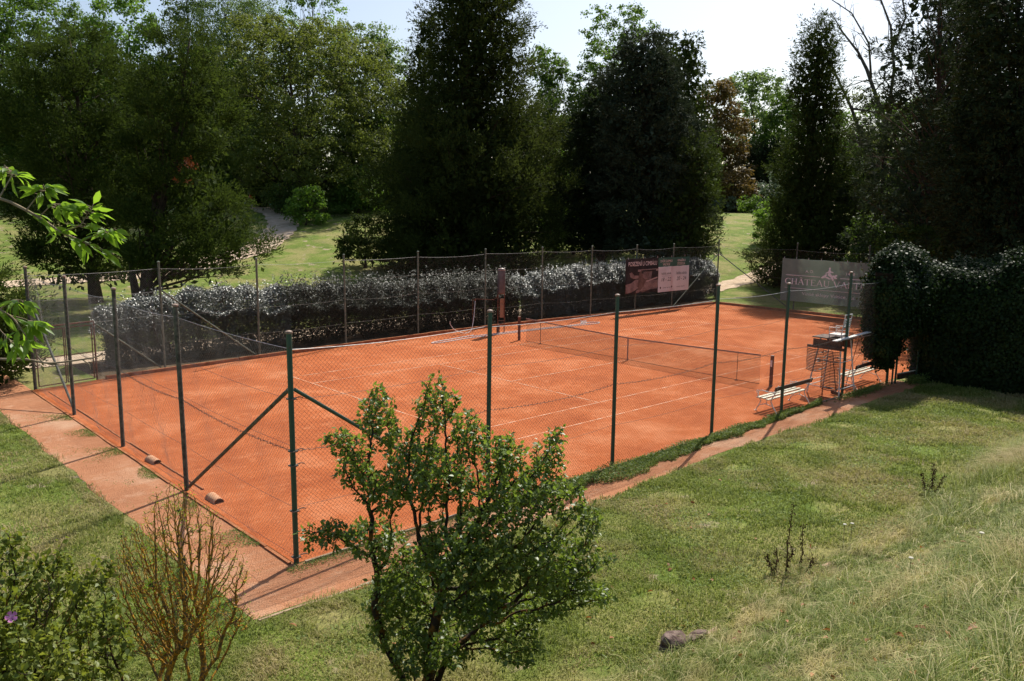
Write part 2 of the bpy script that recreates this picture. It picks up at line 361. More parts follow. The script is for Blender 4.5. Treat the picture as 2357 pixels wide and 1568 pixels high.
road('sandy_path', [hitD(1630, 112), hitD(1650, 108), hitD(1670, 112)], 1.6, M['sand'], .05, 12)

# court lines (5 cm worn strips)
def line(a, b, w=.046):
    a = np.array(a, float); b = np.array(b, float); d = (b - a) / np.linalg.norm(b - a); n_ = np.array([-d[1], d[0]]) * w / 2
    return [(*(a - n_), .012), (*(b - n_), .012), (*(b + n_), .012), (*(a + n_), .012)]
LV = []; LF = []
for a, b in [((-11.885, y), (11.885, y)) for y in (-5.485, -4.115, 4.115, 5.485)] + [((x, -5.43), (x, 5.43)) for x in (-11.885, 11.885)] + [((x, -4.06), (x, 4.06)) for x in (-6.4, 6.4)] + [((-6.34, 0), (-.03, 0)), ((.03, 0), (6.34, 0))]:
    n0 = len(LV); LV += line(a, b); LF.append((n0, n0 + 1, n0 + 2, n0 + 3))
LV = [(x, y, z + .0003 * (i // 4)) for i, (x, y, z) in enumerate(LV)]
tag(mesh('court_lines', LV, LF, M['line']), kind='structure')

# ------------------------------------------------------------------ fences
def panel(a, b, zt, z0=.03, pitch=.085, r=.0019, wob=.035, seed=0, nseg=8):
    """chain link between ground points a and b (two families of diagonal wires)"""
    a = np.array([*a, 0.]); b = np.array([*b, 0.]); L = np.linalg.norm(b - a); d = (b - a) / L; nr = np.array([-d[1], d[0], 0]); H = zt - z0
    P0 = []; P1 = []; PTS = []
    for sgn in (1, -1):
        for s in np.arange(-H + .02, L, pitch):
            # wire from (s,0) upward with slope 1 ; mirrored for the other family
            ta = max(0, -s); tb = min(H, L - s)
            if tb - ta < .05: continue
            t = np.linspace(ta, tb, max(2, int(nseg * (tb - ta) / H) + 1))
            ss = s + t
            if sgn < 0: ss = L - ss
            PTS.append((ss, z0 + t))
    out0 = []; out1 = []
    for ss, zz in PTS:
        e = np.sin(PI * np.clip(ss / L, 0, 1))
        sag = -.05 * e * (zz / zt) * (1 if zt > 1 else 0)
        off = wob * e * (np.sin(ss * 2.3 + seed) * np.sin(zz * 1.9 + seed * 2) + .5 * np.sin(ss * 5.1 + zz * 2 + seed))
        sh = wob * .9 * e * np.sin(ss * 3.1 + zz * 2.7 + seed)
        P = a[None] + d[None] * (ss + sh)[:, None] + nr[None] * off[:, None]; P[:, 2] = zz + sag
        out0.append(P[:-1]); out1.append(P[1:])
    return np.concatenate(out0), np.concatenate(out1)
def hwire(a, b, z, r=.003, sag=.04, n=10):
    t = np.linspace(0, 1, n); a = np.array([*a, 0.]); b = np.array([*b, 0.])
    P = a[None] + (b - a)[None] * t[:, None]; P[:, 2] = z - sag * 4 * t * (1 - t); return P
def post(parent, x, y, h, r, mat, capmat=None, name='post', lean=(0, 0)):
    m = MB(); m.tube([(x, y, -.1), (x + lean[0] * .5, y + lean[1] * .5, h / 2), (x + lean[0], y + lean[1], h)], r, 12); o = m.build(name, mat, parent, smooth=False)
    c = MB(); c.lathe([(r * 1.25, -.02), (r * 1.35, 0), (r * 1.2, .02), (r * .4, .035)], (x + lean[0], y + lean[1], h), 12)
    cc = c.build('cap', capmat or mat, None); cc.data.transform(Matrix.Translation(-Vector(parent.location))); cc.parent = o
    return o
def fence(name, label, pts, hs, meshh, postmat, r, braces, own=None, wires=(1.0, 2.0, 2.9), wob=.04, capmat=None, wirem='wire', rw=.0019, seed=1, skip=(), topm='wire_bright', pitch=.085):
    t = thing(name, label, 'fence', (*pts[0], 0))
    rr = random.Random(seed)
    for i, p in enumerate(pts):
        if own is None or i in own:
            post(t, p[0], p[1], hs[i], r, postmat, capmat, lean=(rr.uniform(-.03, .03), rr.uniform(-.03, .03)))
    A = []; B = []; WV = []
    for i in range(len(pts) - 1):
        if i in skip: continue
        a, b = panel(pts[i], pts[i + 1], meshh, wob=wob, seed=seed + i, pitch=pitch); A.append(a); B.append(b)
    V, F = segs(np.concatenate(A), np.concatenate(B), rw, rw, 3)
    mesh('wire_mesh', V, F, M[wirem], t)
    for z in list(wires) + [meshh]:
        w = MB()
        for i in range(len(pts) - 1):
            if i in skip: continue
            P = hwire(pts[i], pts[i + 1], z + rr.uniform(-.02, .02), sag=rr.uniform(.03, .08)); w.tube(P, .0035 if z != meshh else .005, 4, False)
        w.build('tension_wire', M[topm if z == meshh else wirem], t)
    for (x0, y0, z0, x1, y1, z1) in braces:
        MB().tube([(x0, y0, z0), (x1, y1, z1)], r * .72, 10).build('brace', postmat, t)
    return t
LFT = [(-19.24, 8.97), (-19.24, 4.66), (-19.24, .48), (-19.3, -3.77), (-19.32, -8.62)]
NEAR = [(-19.32, -8.62), (-14.95, -8.6), (-11.02, -8.62), (-6.83, -8.58), (-3.29, -8.66), (.68, -8.64), (3.76, -8.8)]
fl = fence('chain_link_fence', 'dark weathered chain link fence along the left end of the clay court', LFT, [4.0] * 5, 3.74, M['post_dark'], .05,
      [(-19.2, 8.9, 2.95, -19.2, 4.8, .12), (-19.32, -8.55, 3.05, -19.3, -3.9, .12)], own=(0, 1, 2, 3), wob=.05, capmat=M['capm'], seed=3, rw=.0016, wires=(.12, 1.0, 2.0, 2.1, 2.9))
fn = fence('chain_link_fence', 'green post chain link fence on the near long side beside the grassy footpath', NEAR, [4.02, 4.03, 4.1, 4.1, 3.95, 4.1, 4.0], 3.72, M['green'], .046,
      [(-19.25, -8.61, 3.05, -15.1, -8.6, .15)], wob=.03, capmat=M['capm'], seed=11, wires=(1.0, 2.9), wirem='wire_rust', rw=.0022)
# overlap of the two mesh rolls: twisted dark wire at mid height, near fence and left fence
for t_, PT, sd in ((fn, NEAR, 2), (fl, LFT, 5)):
    w = MB(); rr = random.Random(sd)
    for i in range(len(PT) - 1):
        P = hwire(PT[i], PT[i + 1], 2.0, sag=.09, n=60); P[:, 2] += np.array([.012 * math.sin(k * 2.2) for k in range(60)]); w.tube(P, .0055, 4, False)
        a = np.array(PT[i]); b = np.array(PT[i + 1]); L = np.linalg.norm(b - a)
        for k in range(int(L / .12)):
            q = a + (b - a) * (k + .5) * .12 / L; zz = 2.0 - .09 * 4 * ((k + .5) * .12 / L) * (1 - (k + .5) * .12 / L)
            w.tube([(q[0], q[1], zz - .03), (q[0] + rr.uniform(-.02, .02), q[1] + rr.uniform(-.03, .03), zz + .035)], .004, 3, False)
    w.build('twisted_wire', M['wire_rust'], t_)
# tensioner hooks on the corner post
for z in (.12, .95, 1.75, 2.0, 2.9):
    hk = MB()
    hk.box((-19.32, -8.62, z), (.13, .13, .02)); hk.tube([(-19.26, -8.60, z), (-19.16, -8.60, z + .01), (-19.1, -8.61, z - .01)], .009, 6)
    hk.build('tensioner', M['wire_rust'], fn)
fence('chain_link_fence', 'tall weathered chain link fence on the far long side in front of the hedge', FARP, [3.95] * 10 + [4.1], 3.72, M['post'], .042,
      [(-14.75, 9.72, 2.9, -11.2, 9.78, .12), (-17.2, 9.35, 1.95, -14.95, 9.7, .1), (20.3, 9.4, 3.2, 15.75, 9.4, .12)], own=range(1, 11), seed=21, wirem='wire_rust', rw=.0011, wob=.03, skip=(0,), topm='wire', capmat=M['post'])
RGT = [(20.41, 9.41), (20.3, 3.91), (20.2, -.5), (20.2, -5.0), (20.2, -8.7)]
fence('chain_link_fence', 'chain link fence across the right end of the court carrying the grey banner', RGT, [4.1, 4.1, 4.15, 4.1, 4.1], 3.72, M['post_dark'], .042,
      [(20.4, 9.3, 3.2, 20.3, 4.1, .12)], own=(1, 2, 3, 4), seed=31, wirem='wire_rust', rw=.0012, wob=.03, topm='wire')
# fence bay over the small gate
t = thing('chain_link_fence', 'upper mesh panel bridging the rusty gate in the far left corner', 'fence', (-19.24, 8.97, 0))
a, b = panel(FARP[0], FARP[1], 1.70, wob=.02, seed=9); a[:, 2] += 2.03; b[:, 2] += 2.03
V, F = segs(a, b, .0017, .0017, 3); mesh('wire_mesh', V, F, M['wire'], t)
a, b = panel((-17.25, 9.32), FARP[1], 2.0, wob=.02, seed=9); V, F = segs(a, b, .0017, .0017, 3); mesh('wire_mesh', V, F, M['wire'], t)
w = MB()
for z in (2.05, 2.9, 3.72): w.tube(hwire(FARP[0], FARP[1], z), .005, 4, False)
w.build('tension_wire', M['wire'], t)
MB().tube([(-17.25, 9.33, 0), (-17.25, 9.33, 2.05)], .03, 8).build('post', M['rust'], t)
MB().tube([(-19.24, 8.97, 2.03), (-17.25, 9.33, 2.05)], .025, 8).build('lintel', M['rust'], t)
# double gate leaves
g0 = np.array([-19.16, 8.99]); g1 = np.array([-17.3, 9.32]); gd = (g1 - g0)
for i, (s0, s1, lab) in enumerate([(0.02, .485, 'rusty framed mesh gate leaf hinged on the far left corner post'), (.515, .98, 'rusty framed mesh gate leaf beside the short red post')]):
    a = g0 + gd * s0; b = g0 + gd * s1
    t = thing('gate_leaf', lab, 'gate', (*a, 0), group='leaves of the small corner gate')
    fr = MB()
    for p, q in [((*a, .08), (*a, 1.93)), ((*b, .08), (*b, 1.93)), ((*a, .08), (*b, .08)), ((*a, 1.93), (*b, 1.93)), ((*a, 1.0), (*b, 1.0))]: fr.tube([p, q], .02, 6)
    fr.build('frame', M['rust'], t)
    A, B = panel(a, b, 1.93, .08, wob=.008, seed=i); V, F = segs(A, B, .0017, .0017, 3); mesh('wire_mesh', V, F, M['wire'], t)

# kerbs
def kerb(name, label, pts, w, h, mat, piece=1.0, seed=1):
    rr = random.Random(seed); m = MB(); P = np.array(pts, float)
    for i in range(len(P) - 1):
        L = np.linalg.norm(P[i + 1] - P[i]); n = max(1, int(L / piece))
        for k in range(n):
            a = P[i] + (P[i + 1] - P[i]) * k / n; b = P[i] + (P[i + 1] - P[i]) * (k + .985) / n
            dz = rr.uniform(-.008, .008); j = rr.uniform(-.01, .01)
            d = (b - a) / np.linalg.norm(b - a); nn = np.array([-d[1], d[0]]) * j
            m.beam((*(a + nn), h / 2 - .05 + dz), (*(b + nn), h / 2 - .05 + dz + rr.uniform(-.006, .006)), w, h + .1)
    o = m.build(name, mat); tag(o, label, 'kerb'); return o
kerb('brick_kerb', 'low clay stained kerb along the far long side of the court', [(-17, 9.2)] + [(x, farY(x) - .16) for x in (-12, -6, 0, 6, 12, 20.2)], .12, .13, M['kerb'], 1.2)
kerb('brick_kerb', 'low clay stained kerb across the right end of the court', [(20.12, 9.2), (20.05, -8.5)], .12, .15, M['kerb'], 1.2)
kerb('concrete_edging', 'dark mossy edging strip under the left end fence', [(-19.38, 8.8), (-19.42, -8.6)], .055, .03, M['kerb'], .9, 3)
kerb('concrete_edging', 'second broken edging strip just inside the left end fence', [(-19.0, 8.3), (-19.03, -4.0)], .035, .03, M['kerb'], 1.4, 4)
kerb('concrete_edging', 'thin edging strip under the near long fence', [(-19.2, -8.72), (3.6, -8.72)], .05, .045, M['concrete'], 1.0, 5)
kerb('concrete_edging', 'pale edging between the near footpath and the lawn', [(-20.7, -10.06), (-17.2, -10.08)], .05, .012, M['concrete'], .8, 6)
# two roof tiles lying along the left end fence
def tile(label, x, y, rz):
    t = thing('roof_tile', label, 'tile', (x, y, .01), rz, 'half round roof tiles by the left fence')
    V = []; F = []; n = 12
    for rr_, off in ((.11, 0), (.095, 1)):
        for i, yy in enumerate((-.22, .22)):
            R_ = rr_ * (1.0 if i else .88)
            for k in range(n + 1):
                a = PI * k / n; V.append((R_ * 1.15 * math.cos(a), yy, R_ * math.sin(a)))
    q = n + 1
    for k in range(n):
        F += [(k, k + 1, q + k + 1, q + k), (2 * q + k, 3 * q + k, 3 * q + k + 1, 2 * q + k + 1), (k, 2 * q + k, 2 * q + k + 1, k + 1), (q + k, q + k + 1, 3 * q + k + 1, 3 * q + k)]
    F += [(0, q, 3 * q, 2 * q), (n, 2 * q + n, 3 * q + n, q + n)]
    o = mesh('tile_shell', V, F, M['tile'], t, local=True); return t
tile('terracotta half round tile farther from the corner post', -19.12, -1.3, .05)
tile('terracotta half round tile beside the foot of the post nearest the corner', -19.1, -4.75, -.04)
st = MB(); st.tube([(*gnd(431, 1435)[:2], -.1), (*gnd(431, 1435)[:2], 1.05)], .028, 8)
tag(st.build('wooden_stake', M['post_dark']), 'thin grey stake standing in the grass behind the bare shrub', 'stake')

# ------------------------------------------------------------------ tennis net
t = thing('tennis_net', 'brown meshed tennis net stretched across the middle of the clay court', 'net', (0, 0, 0))
def ntop(y): return .93 + .15 * (abs(y) / 6.4) ** 1.3
yy = np.arange(-5.95, 5.951, .048); zl = np.linspace(0, 1, 19)
P0 = np.array([(0.004 * math.sin(y * 9), y, .03) for y in yy]); P1 = np.array([(0, y, ntop(y)) for y in yy])
V1, F1 = segs(P0, P1, .0034, .0034, 3)
A = []; B = []
yk = np.linspace(-5.95, 5.95, 40)
for f in zl:
    Q = np.array([(0.01 * math.sin(y * 2.1 + f), y, .03 + (ntop(y) - .03) * f) for y in yk]); A.append(Q[:-1]); B.append(Q[1:])
V2, F2 = segs(np.concatenate(A), np.concatenate(B), .0034, .0034, 3)
mesh('netting', np.concatenate([V1, V2]), np.concatenate([F1, F2 + len(V1)]), M['net'], t)
hb = MB()
for i in range(39):
    hb.beam((0, yk[i], ntop(yk[i]) - .01), (0, yk[i + 1], ntop(yk[i + 1]) - .01), .012, .05)
hb.build('headband', M['band'], t)
hb = MB()
for i in range(39): hb.beam((0, yk[i], .035), (0, yk[i + 1], .035), .008, .02)
hb.build('bottom_cord', M['net'], t)
MB().box((0, 0, .47), (.02, .05, .95)).build('centre_strap', M['band'], t)
for s in (1, -1): MB().tube([(0, s * 6.4, 1.04), (0, s * 5.95, ntop(5.95))], .006, 5).build('net_rope', M['net'], t)
for s, lab in ((1, 'rusty square net post at the far side of the court'), (-1, 'dark square net post with a paper label near the benches')):
    t = thing('net_post', lab, 'post', (0, s * 6.4, 0))
    MB().box((0, s * 6.4, .53), (.09, .09, 1.1)).build('column', M['rust'], t)
    MB().box((0, s * 6.4, 1.095), (.10, .10, .03)).build('cap', M['capm'], t)
    if s < 0: MB().box((-.048, -6.4, .83), (.004, .07, .22)).build('paper_label', M['mpale'], t)
for s, lab in ((1, 'thin singles stick propping the far end of the net'), (-1, 'thin singles stick propping the near end of the net')):
    t = thing('singles_stick', lab, 'stick', (.02, s * 5.03, 0)); MB().tube([(.02, s * 5.03, 0), (.02, s * 5.03, ntop(5.03) + .03)], .012, 6).build('pole', M['rust'], t)
    MB().box((.02, s * 5.03, .012), (.1, .1, .02)).build('foot', M['rust'], t)

# ------------------------------------------------------------------ benches
def bench(label, x, y, L):
    t = thing('park_bench', label, 'bench', (x, y, 0), 0, 'white iron benches inside the near fence')
    for k in (-.13, .0, .13):       # local: x along the bench, +y front
        MB().box((0, .1 + k * 1.25, .445 - .02 * (k < 0)), (L, .10, .028)).build('seat_slat', M['slat'], t, local=True)
    MB().beam((-L / 2, -.30, .78), (L / 2, -.30, .78), .028, .13, (0, -.2, 1)).build('backrest', M['brownwood'], t, local=True)
    for s in (-1, 1):
        X = s * (L / 2 - .12); m = MB(); r = .016
        fr = [(X, .38, 0), (X, .34, .1), (X, .26, .22), (X, .22, .34), (X, .28, .42)]
        bk = [(X, -.34, 0), (X, -.28, .1), (X, -.18, .24), (X, -.12, .36), (X, -.14, .44), (X, -.22, .58), (X, -.29, .74), (X, -.34, .88)]
        m.tube(fr, r, 6); m.tube(bk, r, 6); m.tube([(X, .28, .42), (X, .1, .415), (X, -.13, .42)], r, 6)
        m.tube([(X, .25, .2), (X, .06, .27), (X, -.17, .22)], r * .8, 6)
        m.tube([(X, .28, .42), (X, .33, .52), (X, .30, .63), (X, .2, .665), (X, .0, .64), (X, -.24, .66)], r, 6)
        m.tube([(X, .30, .63), (X, .37, .64), (X, .38, .58), (X, .33, .57)], r * .8, 6)
        m.tube([(X, .02, .27), (X, .03, .41)], r * .7, 6); m.box((X, .38, .012), (.06, .06, .024)); m.box((X, -.34, .012), (.06, .06, .024))
        m.build('end_frame', M['white'], t, local=True)
    return t
b0 = bench('slatted bench nearer the camera left of the umpire chair', -2.42, -8.26, 2.25)
b1 = copy_tree(b0, (2.9, -8.2, 0), .03, 'slatted bench behind the umpire chair towards the ivy gate')

# ------------------------------------------------------------------ umpire chair
t = thing('umpire_chair', 'tall white umpire chair with armrests behind the near fence', 'chair', (.68, -8.25, 0))
W_ = M['white']
X0, X1, Y0, Y1 = .28, 1.12, -8.72, -7.72
for (x, y, xt, yt) in ((X0 - .12, Y0 - .06, X0 + .08, Y0 + .1), (X1 + .15, Y0 - .06, X1 - .08, Y0 + .1), (X0 - .12, Y1 + .06, X0 + .08, Y1 - .2), (X1 + .15, Y1 + .06, X1 - .08, Y1 - .2)):
    MB().tube([(x, y, 0), (xt, yt, 1.88)], .024, 8).build('leg', W_, t)
for z in (.28, 1.15):
    m = MB(); f = z / 1.88
    c = [(X0 - .12 + .2 * f, Y0 - .06 + .16 * f), (X1 + .15 - .23 * f, Y0 - .06 + .16 * f), (X1 + .15 - .23 * f, Y1 + .06 - .26 * f), (X0 - .12 + .2 * f, Y1 + .06 - .26 * f)]
    for i in range(4): m.tube([(*c[i], z), (*c[(i + 1) % 4], z)], .014, 6)
    m.build('crossbar', W_, t)
m = MB()
for z in (.45, .75, 1.05, 1.35): m.tube([(X0 + .05, Y1 + .02 - z * .14 + .02, z), (X1 - .02, Y1 + .02 - z * .14 + .02, z)], .014, 6)
m.build('ladder', W_, t)
MB().box((.70, -8.14, 1.9), (.80, .98, .035)).build('platform', M['brownwood'], t)
MB().box((.70, -8.36, 2.02), (.52, .46, .045)).build('seat', W_, t)
for x in (.46, .94):
    m = MB(); m.tube([(x, -8.16, 1.92), (x, -8.14, 2.26), (x, -8.5, 2.28)], .016, 6); m.tube([(x, -8.16, 2.12), (x, -8.52, 2.14)], .012, 6)
    m.build('armrest', W_, t)
m = MB()
for x in (.46, .94): m.tube([(x, -8.55, 1.92), (x, -8.66, 2.72)], .018, 6)
for z in (2.30, 2.38, 2.46, 2.54): m.box((.70, -8.57 - (z - 2) * .13, z), (.5, .018, .055))
m.tube([(.46, -8.655, 2.71), (.94, -8.655, 2.71)], .016, 6)
m.build('backrest', W_, t)
MB().box((.29, -8.2, 1.72), (.025, 1.0, .26)).build('side_board', M['brownwood'], t)
MB().box((1.16, -8.2, 1.70), (.025, .9, .3)).build('side_board', M['brownwood'], t)
t = thing('drag_board', 'long pale court drag plank laid across the umpire chair', 'board', (.9, -8.6, 1.93))
MB().beam((-.35, -8.74, 1.945), (2.3, -8.66, 1.985), .15, .03).build('plank', M['white'], t)
MB().beam((-.3, -8.72, 1.925 - .012), (2.15, -8.78, 1.90), .03, .02).build('batten', M['capm'], t)
MB().tube([(1.75, -8.6, 1.93), (1.6, -8.3, .05)], .012, 6).build('handle', M['rust'], t)
# drag net hanging from its rail on the side of the chair
t = thing('drag_net', 'brown slatted drag net hanging down the left side of the umpire chair', 'drag net', (.2, -8.2, 1.6))
MB().beam((.22, -8.82, 1.60), (.20, -7.55, 1.60), .05, .09).build('rail', M['brownwood'], t)
rows = 26; m = MB()
for i in range(rows):
    z = 1.52 - i * .05; sag = .02 + .0015 * i
    for (ya, yb) in ((-8.72, -8.14), (-8.14, -7.6)):
        n_ = 5; Q = []
        for k in range(n_ + 1):
            s = k / n_; y = ya + (yb - ya) * s; Q.append((.13 + .03 * math.sin(y * 6 + i * .15), y + .01 * math.sin(i), z - sag * 4 * s * (1 - s)))
        if i > 14 and ya > -8.2: continue
        for k in range(n_): m.beam(Q[k], Q[k + 1], .014, .027)
m.build('slats', M['brownwood'], t)
m = MB()
for y in (-8.72, -8.43, -8.14, -7.87, -7.6):
    m.tube([(.13 + .03 * math.sin(y * 6), y, 1.56), (.13 + .03 * math.sin(y * 6 + 1), y, 1.52 - (.05 * (rows if y < -8.1 else 15)))], .005, 4)
m.build('cords', M['net'], t)
t = thing('court_brush', 'wide brown court brush leaning against the umpire chair', 'brush', (.2, -8.35, 0))
MB().tube([(.42, -8.55, .12), (.28, -8.40, 1.5)], .016, 6).build('handle', M['brownwood'], t)
MB().beam((.35, -8.75, .08), (.50, -8.35, .1), .05, .12).build('brush_head', M['brownwood'], t)

# ------------------------------------------------------------------ water heater on a stand, hose
t = thing('water_heater', 'tall brown cylindrical water tank on two rusty legs by the hedge', 'water tank', (.85, 8.6, 0))
MB().lathe([(.16, 1.9), (.185, 1.93), (.19, 2.0), (.19, 3.05), (.182, 3.1), (.1, 3.15), (.03, 3.17)], (.85, 8.6, 0), 24).build('tank', M['tank'], t, smooth=True)
MB().lathe([(.194, 3.04), (.197, 3.06), (.16, 3.125), (.05, 3.165)], (.85, 8.6, 0), 24).build('lid', M['capm'], t)
for s in (-1, 1): MB().box((.85 + s * .12, 8.6 - s * .10, .97), (.035, .035, 1.95)).build('leg', M['rust'], t)
MB().box((.85, 8.55, 1.22), (.19, .03, .92), ((.77, -.64, 0), (.64, .77, 0), (0, 0, 1))).build('board', M['panel'], t)
for z in (.45, .6): MB().beam((.73, 8.7, z), (.97, 8.5, z), .025, .025).build('crossbar', M['rust'], t)
MB().box((.62, 8.55, .22), (.1, .12, .44)).build('valve_box', M['rust'], t)
t = thing('stand_pipe', 'rusty water pipe with a brass tap beside the tall tank', 'pipe', (-.25, 9.0, 0))
m = MB(); m.tube([(-.1, 9.6, 0), (-.1, 9.6, 1.62), (-.1, 9.45, 1.65), (.6, 8.85, 1.62), (.7, 8.8, 1.7), (.75, 8.7, 1.9)], .014, 6); m.build('pipe', M['rust'], t)
MB().lathe([(.03, 0), (.045, .03), (.03, .07), (.012, .1)], (-.1, 9.42, 1.58), 10).build('tap', M['rust'], t)
def smooth_path(P, n=80, it=8):
    P = np.array(P, float); s = np.linspace(0, len(P) - 1, n); Q = np.stack([np.interp(s, range(len(P)), P[:, k]) for k in range(3)], 1)
    for _ in range(it): Q[1:-1] = (Q[:-2] + 2 * Q[1:-1] + Q[2:]) / 4
    return Q
h = smooth_path([(-.1, 9.42, 1.56), (-.35, 9.2, .9), (-.75, 8.9, .2), (-1.2, 8.9, .12), (-1.75, 9.0, .35), (-1.9, 9.1, .62), (-1.9, 9.1, .75)], 60)
tag(MB().tube(h, .013, 6).build('garden_hose', M['hose']), 'short pale hose loop hanging from the tap beside the tank', 'hose')
h = smooth_path([(-.75, 8.75, .03), (-2.2, 8.5, .03), (-3.4, 8.35, .03), (-3.75, 8.15, .03), (-3.3, 8.0, .03), (-1.5, 8.25, .03), (.8, 8.2, .03), (3.4, 8.12, .03), (5.5, 7.9, .03), (7.0, 7.75, .03), (7.45, 8.0, .03), (7.0, 8.3, .03), (6.3, 8.35, .03), (6.6, 8.6, .03), (7.2, 8.7, .03), (6.9, 8.95, .03)], 160)
tag(MB().tube(h, .022, 6).build('garden_hose', M['hose']), 'long pale hose lying in loops along the far edge of the clay', 'hose')
h = smooth_path([(-1.0, 8.55, .03), (0.6, 8.5, .03), (3.0, 8.4, .03), (5.5, 8.15, .03), (6.6, 8.2, .03)], 60)
tag(MB().tube(h, .019, 6).build('garden_hose', M['hose']), 'second thinner hose running behind the long one', 'hose')

# ------------------------------------------------------------------ lettering
def text_geo(s, size, spacing=1.0):
    cu = bpy.data.curves.new('txt', 'FONT'); cu.body = s; cu.size = size; cu.space_character = spacing; cu.resolution_u = 3
    o = bpy.data.objects.new('txt', cu); COL.objects.link(o)
    dg = bpy.context.evaluated_depsgraph_get(); me = bpy.data.meshes.new_from_object(o.evaluated_get(dg))
    V = np.array([v.co[:] for v in me.vertices]); F = [tuple(p.vertices) for p in me.polygons]
    bpy.data.objects.remove(o); bpy.data.meshes.remove(me); return V, F
def fit(V, x0, x1, zb, zt):         # fit glyph bounds into a box
    V = V.copy(); mn = V.min(0); mx = V.max(0)
    V[:, 0] = x0 + (V[:, 0] - mn[0]) / (mx[0] - mn[0]) * (x1 - x0); V[:, 1] = zb + (V[:, 1] - mn[1]) / (mx[1] - mn[1]) * (zt - zb); return V
def serif_text(s, x0, x1, zb, zt):  # own roman capitals: strokes with serifs
    G = {'C': (.86, 'c'), 'H': (.95, [(.2, 0, .2, 1, .13), (.75, 0, .75, 1, .13), (.2, .5, .75, .5, .05)], [(.2, 0), (.75, 0), (.2, 1), (.75, 1)]),
         'A': (.95, [(.12, 0, .47, 1, .06), (.47, 1, .84, 0, .14), (.25, .35, .7, .35, .05)], [(.12, 0), (.84, 0)]),
         'T': (.85, [(.42, 0, .42, 1, .13), (.05, .97, .8, .97, .06), (.06, .97, .06, .78, .05), (.79, .97, .79, .78, .05)], [(.42, 0)]),
         'E': (.8, [(.2, 0, .2, 1, .13), (.15, .03, .7, .03, .06), (.15, .97, .68, .97, .06), (.2, .51, .58, .51, .05), (.7, .03, .7, .22, .05), (.68, .97, .68, .8, .05)], [(.2, 0), (.2, 1)]),
         'U': (.95, 'u'), 'V': (.95, [(.12, 1, .48, 0, .14), (.48, 0, .83, 1, .06)], [(.12, 1), (.83, 1)]),
         'L': (.75, [(.2, 0, .2, 1, .13), (.15, .03, .68, .03, .06), (.68, .03, .68, .24, .05)], [(.2, 0), (.2, 1)]),
         'I': (.45, [(.22, 0, .22, 1, .13)], [(.22, 0), (.22, 1)]), ' ': (.4, [], [])}
    V = []; F = []; x = 0
    def q(a, b, w):
        a = np.array(a, float); b = np.array(b, float); d = b - a; d /= np.linalg.norm(d); n_ = np.array([-d[1], d[0]]) * w / 2
        k = len(V); V.extend([(*(a - n_), 0), (*(b - n_), 0), (*(b + n_), 0), (*(a + n_), 0)]); F.append((k, k + 1, k + 2, k + 3))
    i = 0
    for ch in s:
        base = 'A' if ch == 'Â' else ch
        g = G[base]
        if g[1] == 'c':
            for k in range(14):
                a0 = math.radians(42 + 276 * k / 14); a1 = math.radians(42 + 276 * (k + 1) / 14 + 2); w = .06 + .08 * max(0, -math.cos((a0 + a1) / 2))
                q((x + .45 + .36 * math.cos(a0), .5 + .48 * math.sin(a0)), (x + .45 + .36 * math.cos(a1), .5 + .48 * math.sin(a1)), w)
            q((x + .74, .98), (x + .74, .72), .05)
        elif g[1] == 'u':
            q((x + .2, .35), (x + .2, 1), .13); q((x + .76, .3), (x + .76, 1), .06)
            for k in range(8):
                a0 = math.radians(180 + 180 * k / 8); a1 = math.radians(180 + 180 * (k + 1) / 8 + 2)
                q((x + .48 + .28 * math.cos(a0), .33 + .31 * math.sin(a0)), (x + .48 + .28 * math.cos(a1), .33 + .31 * math.sin(a1)), .12 - .06 * k / 8)
            for sx in (.2, .76): q((x + sx - .13, .98), (x + sx + .13, .98), .04)
        else:
            for (a, b, c, d, w) in g[1]: q((x + a, b), (x + c, d), w)
            for (a, b) in g[2]: q((x + a - .14, b + (.02 if b < .5 else -.02)), (x + a + .14, b + (.02 if b < .5 else -.02)), .04)
        if ch == 'Â': q((x + .30, 1.08), (x + .48, 1.24), .06); q((x + .48, 1.24), (x + .66, 1.08), .06)
        x += g[0]
    V = np.array(V); V[:, 0] = x0 + V[:, 0] / x * (x1 - x0); V[:, 1] = zb + V[:, 1] * (zt - zb)
    return V, F
class Flat:                         # collects 2-D shapes on a banner plane
    def __init__(s, O, AX, NR): s.O = np.array(O, float); s.A = np.array(AX, float); s.N = np.array(NR, float); s.m = MB()
    def put(s, V, F, lift=.004):
        V = np.asarray(V, float); W = s.O + V[:, :1] * s.A + V[:, 1:2] * np.array([[0, 0, 1.]]) + s.N * (lift + ripple(V[:, 0:1], V[:, 1:2])); s.m.add(W, F)
    def poly(s, P, lift=.004): s.put([(x, y, 0) for x, y in P], [tuple(range(len(P)))], lift)
    def blob(s, x, y, rx, ry, rot=0, lift=.005, n=14):
        s.poly([(x + rx * math.cos(2 * PI * k / n) * math.cos(rot) - ry * math.sin(2 * PI * k / n) * math.sin(rot), y + rx * math.cos(2 * PI * k / n) * math.sin(rot) + ry * math.sin(2 * PI * k / n) * math.cos(rot)) for k in range(n)], lift)
    def rect(s, x0, y0, x1, y1, lift=.004): s.poly([(x0, y0), (x1, y0), (x1, y1), (x0, y1)], lift)
def ripple(a, z): return .012 * np.sin(a * 2.1 + z * 1.3) + .006 * np.sin(z * 5 + a)
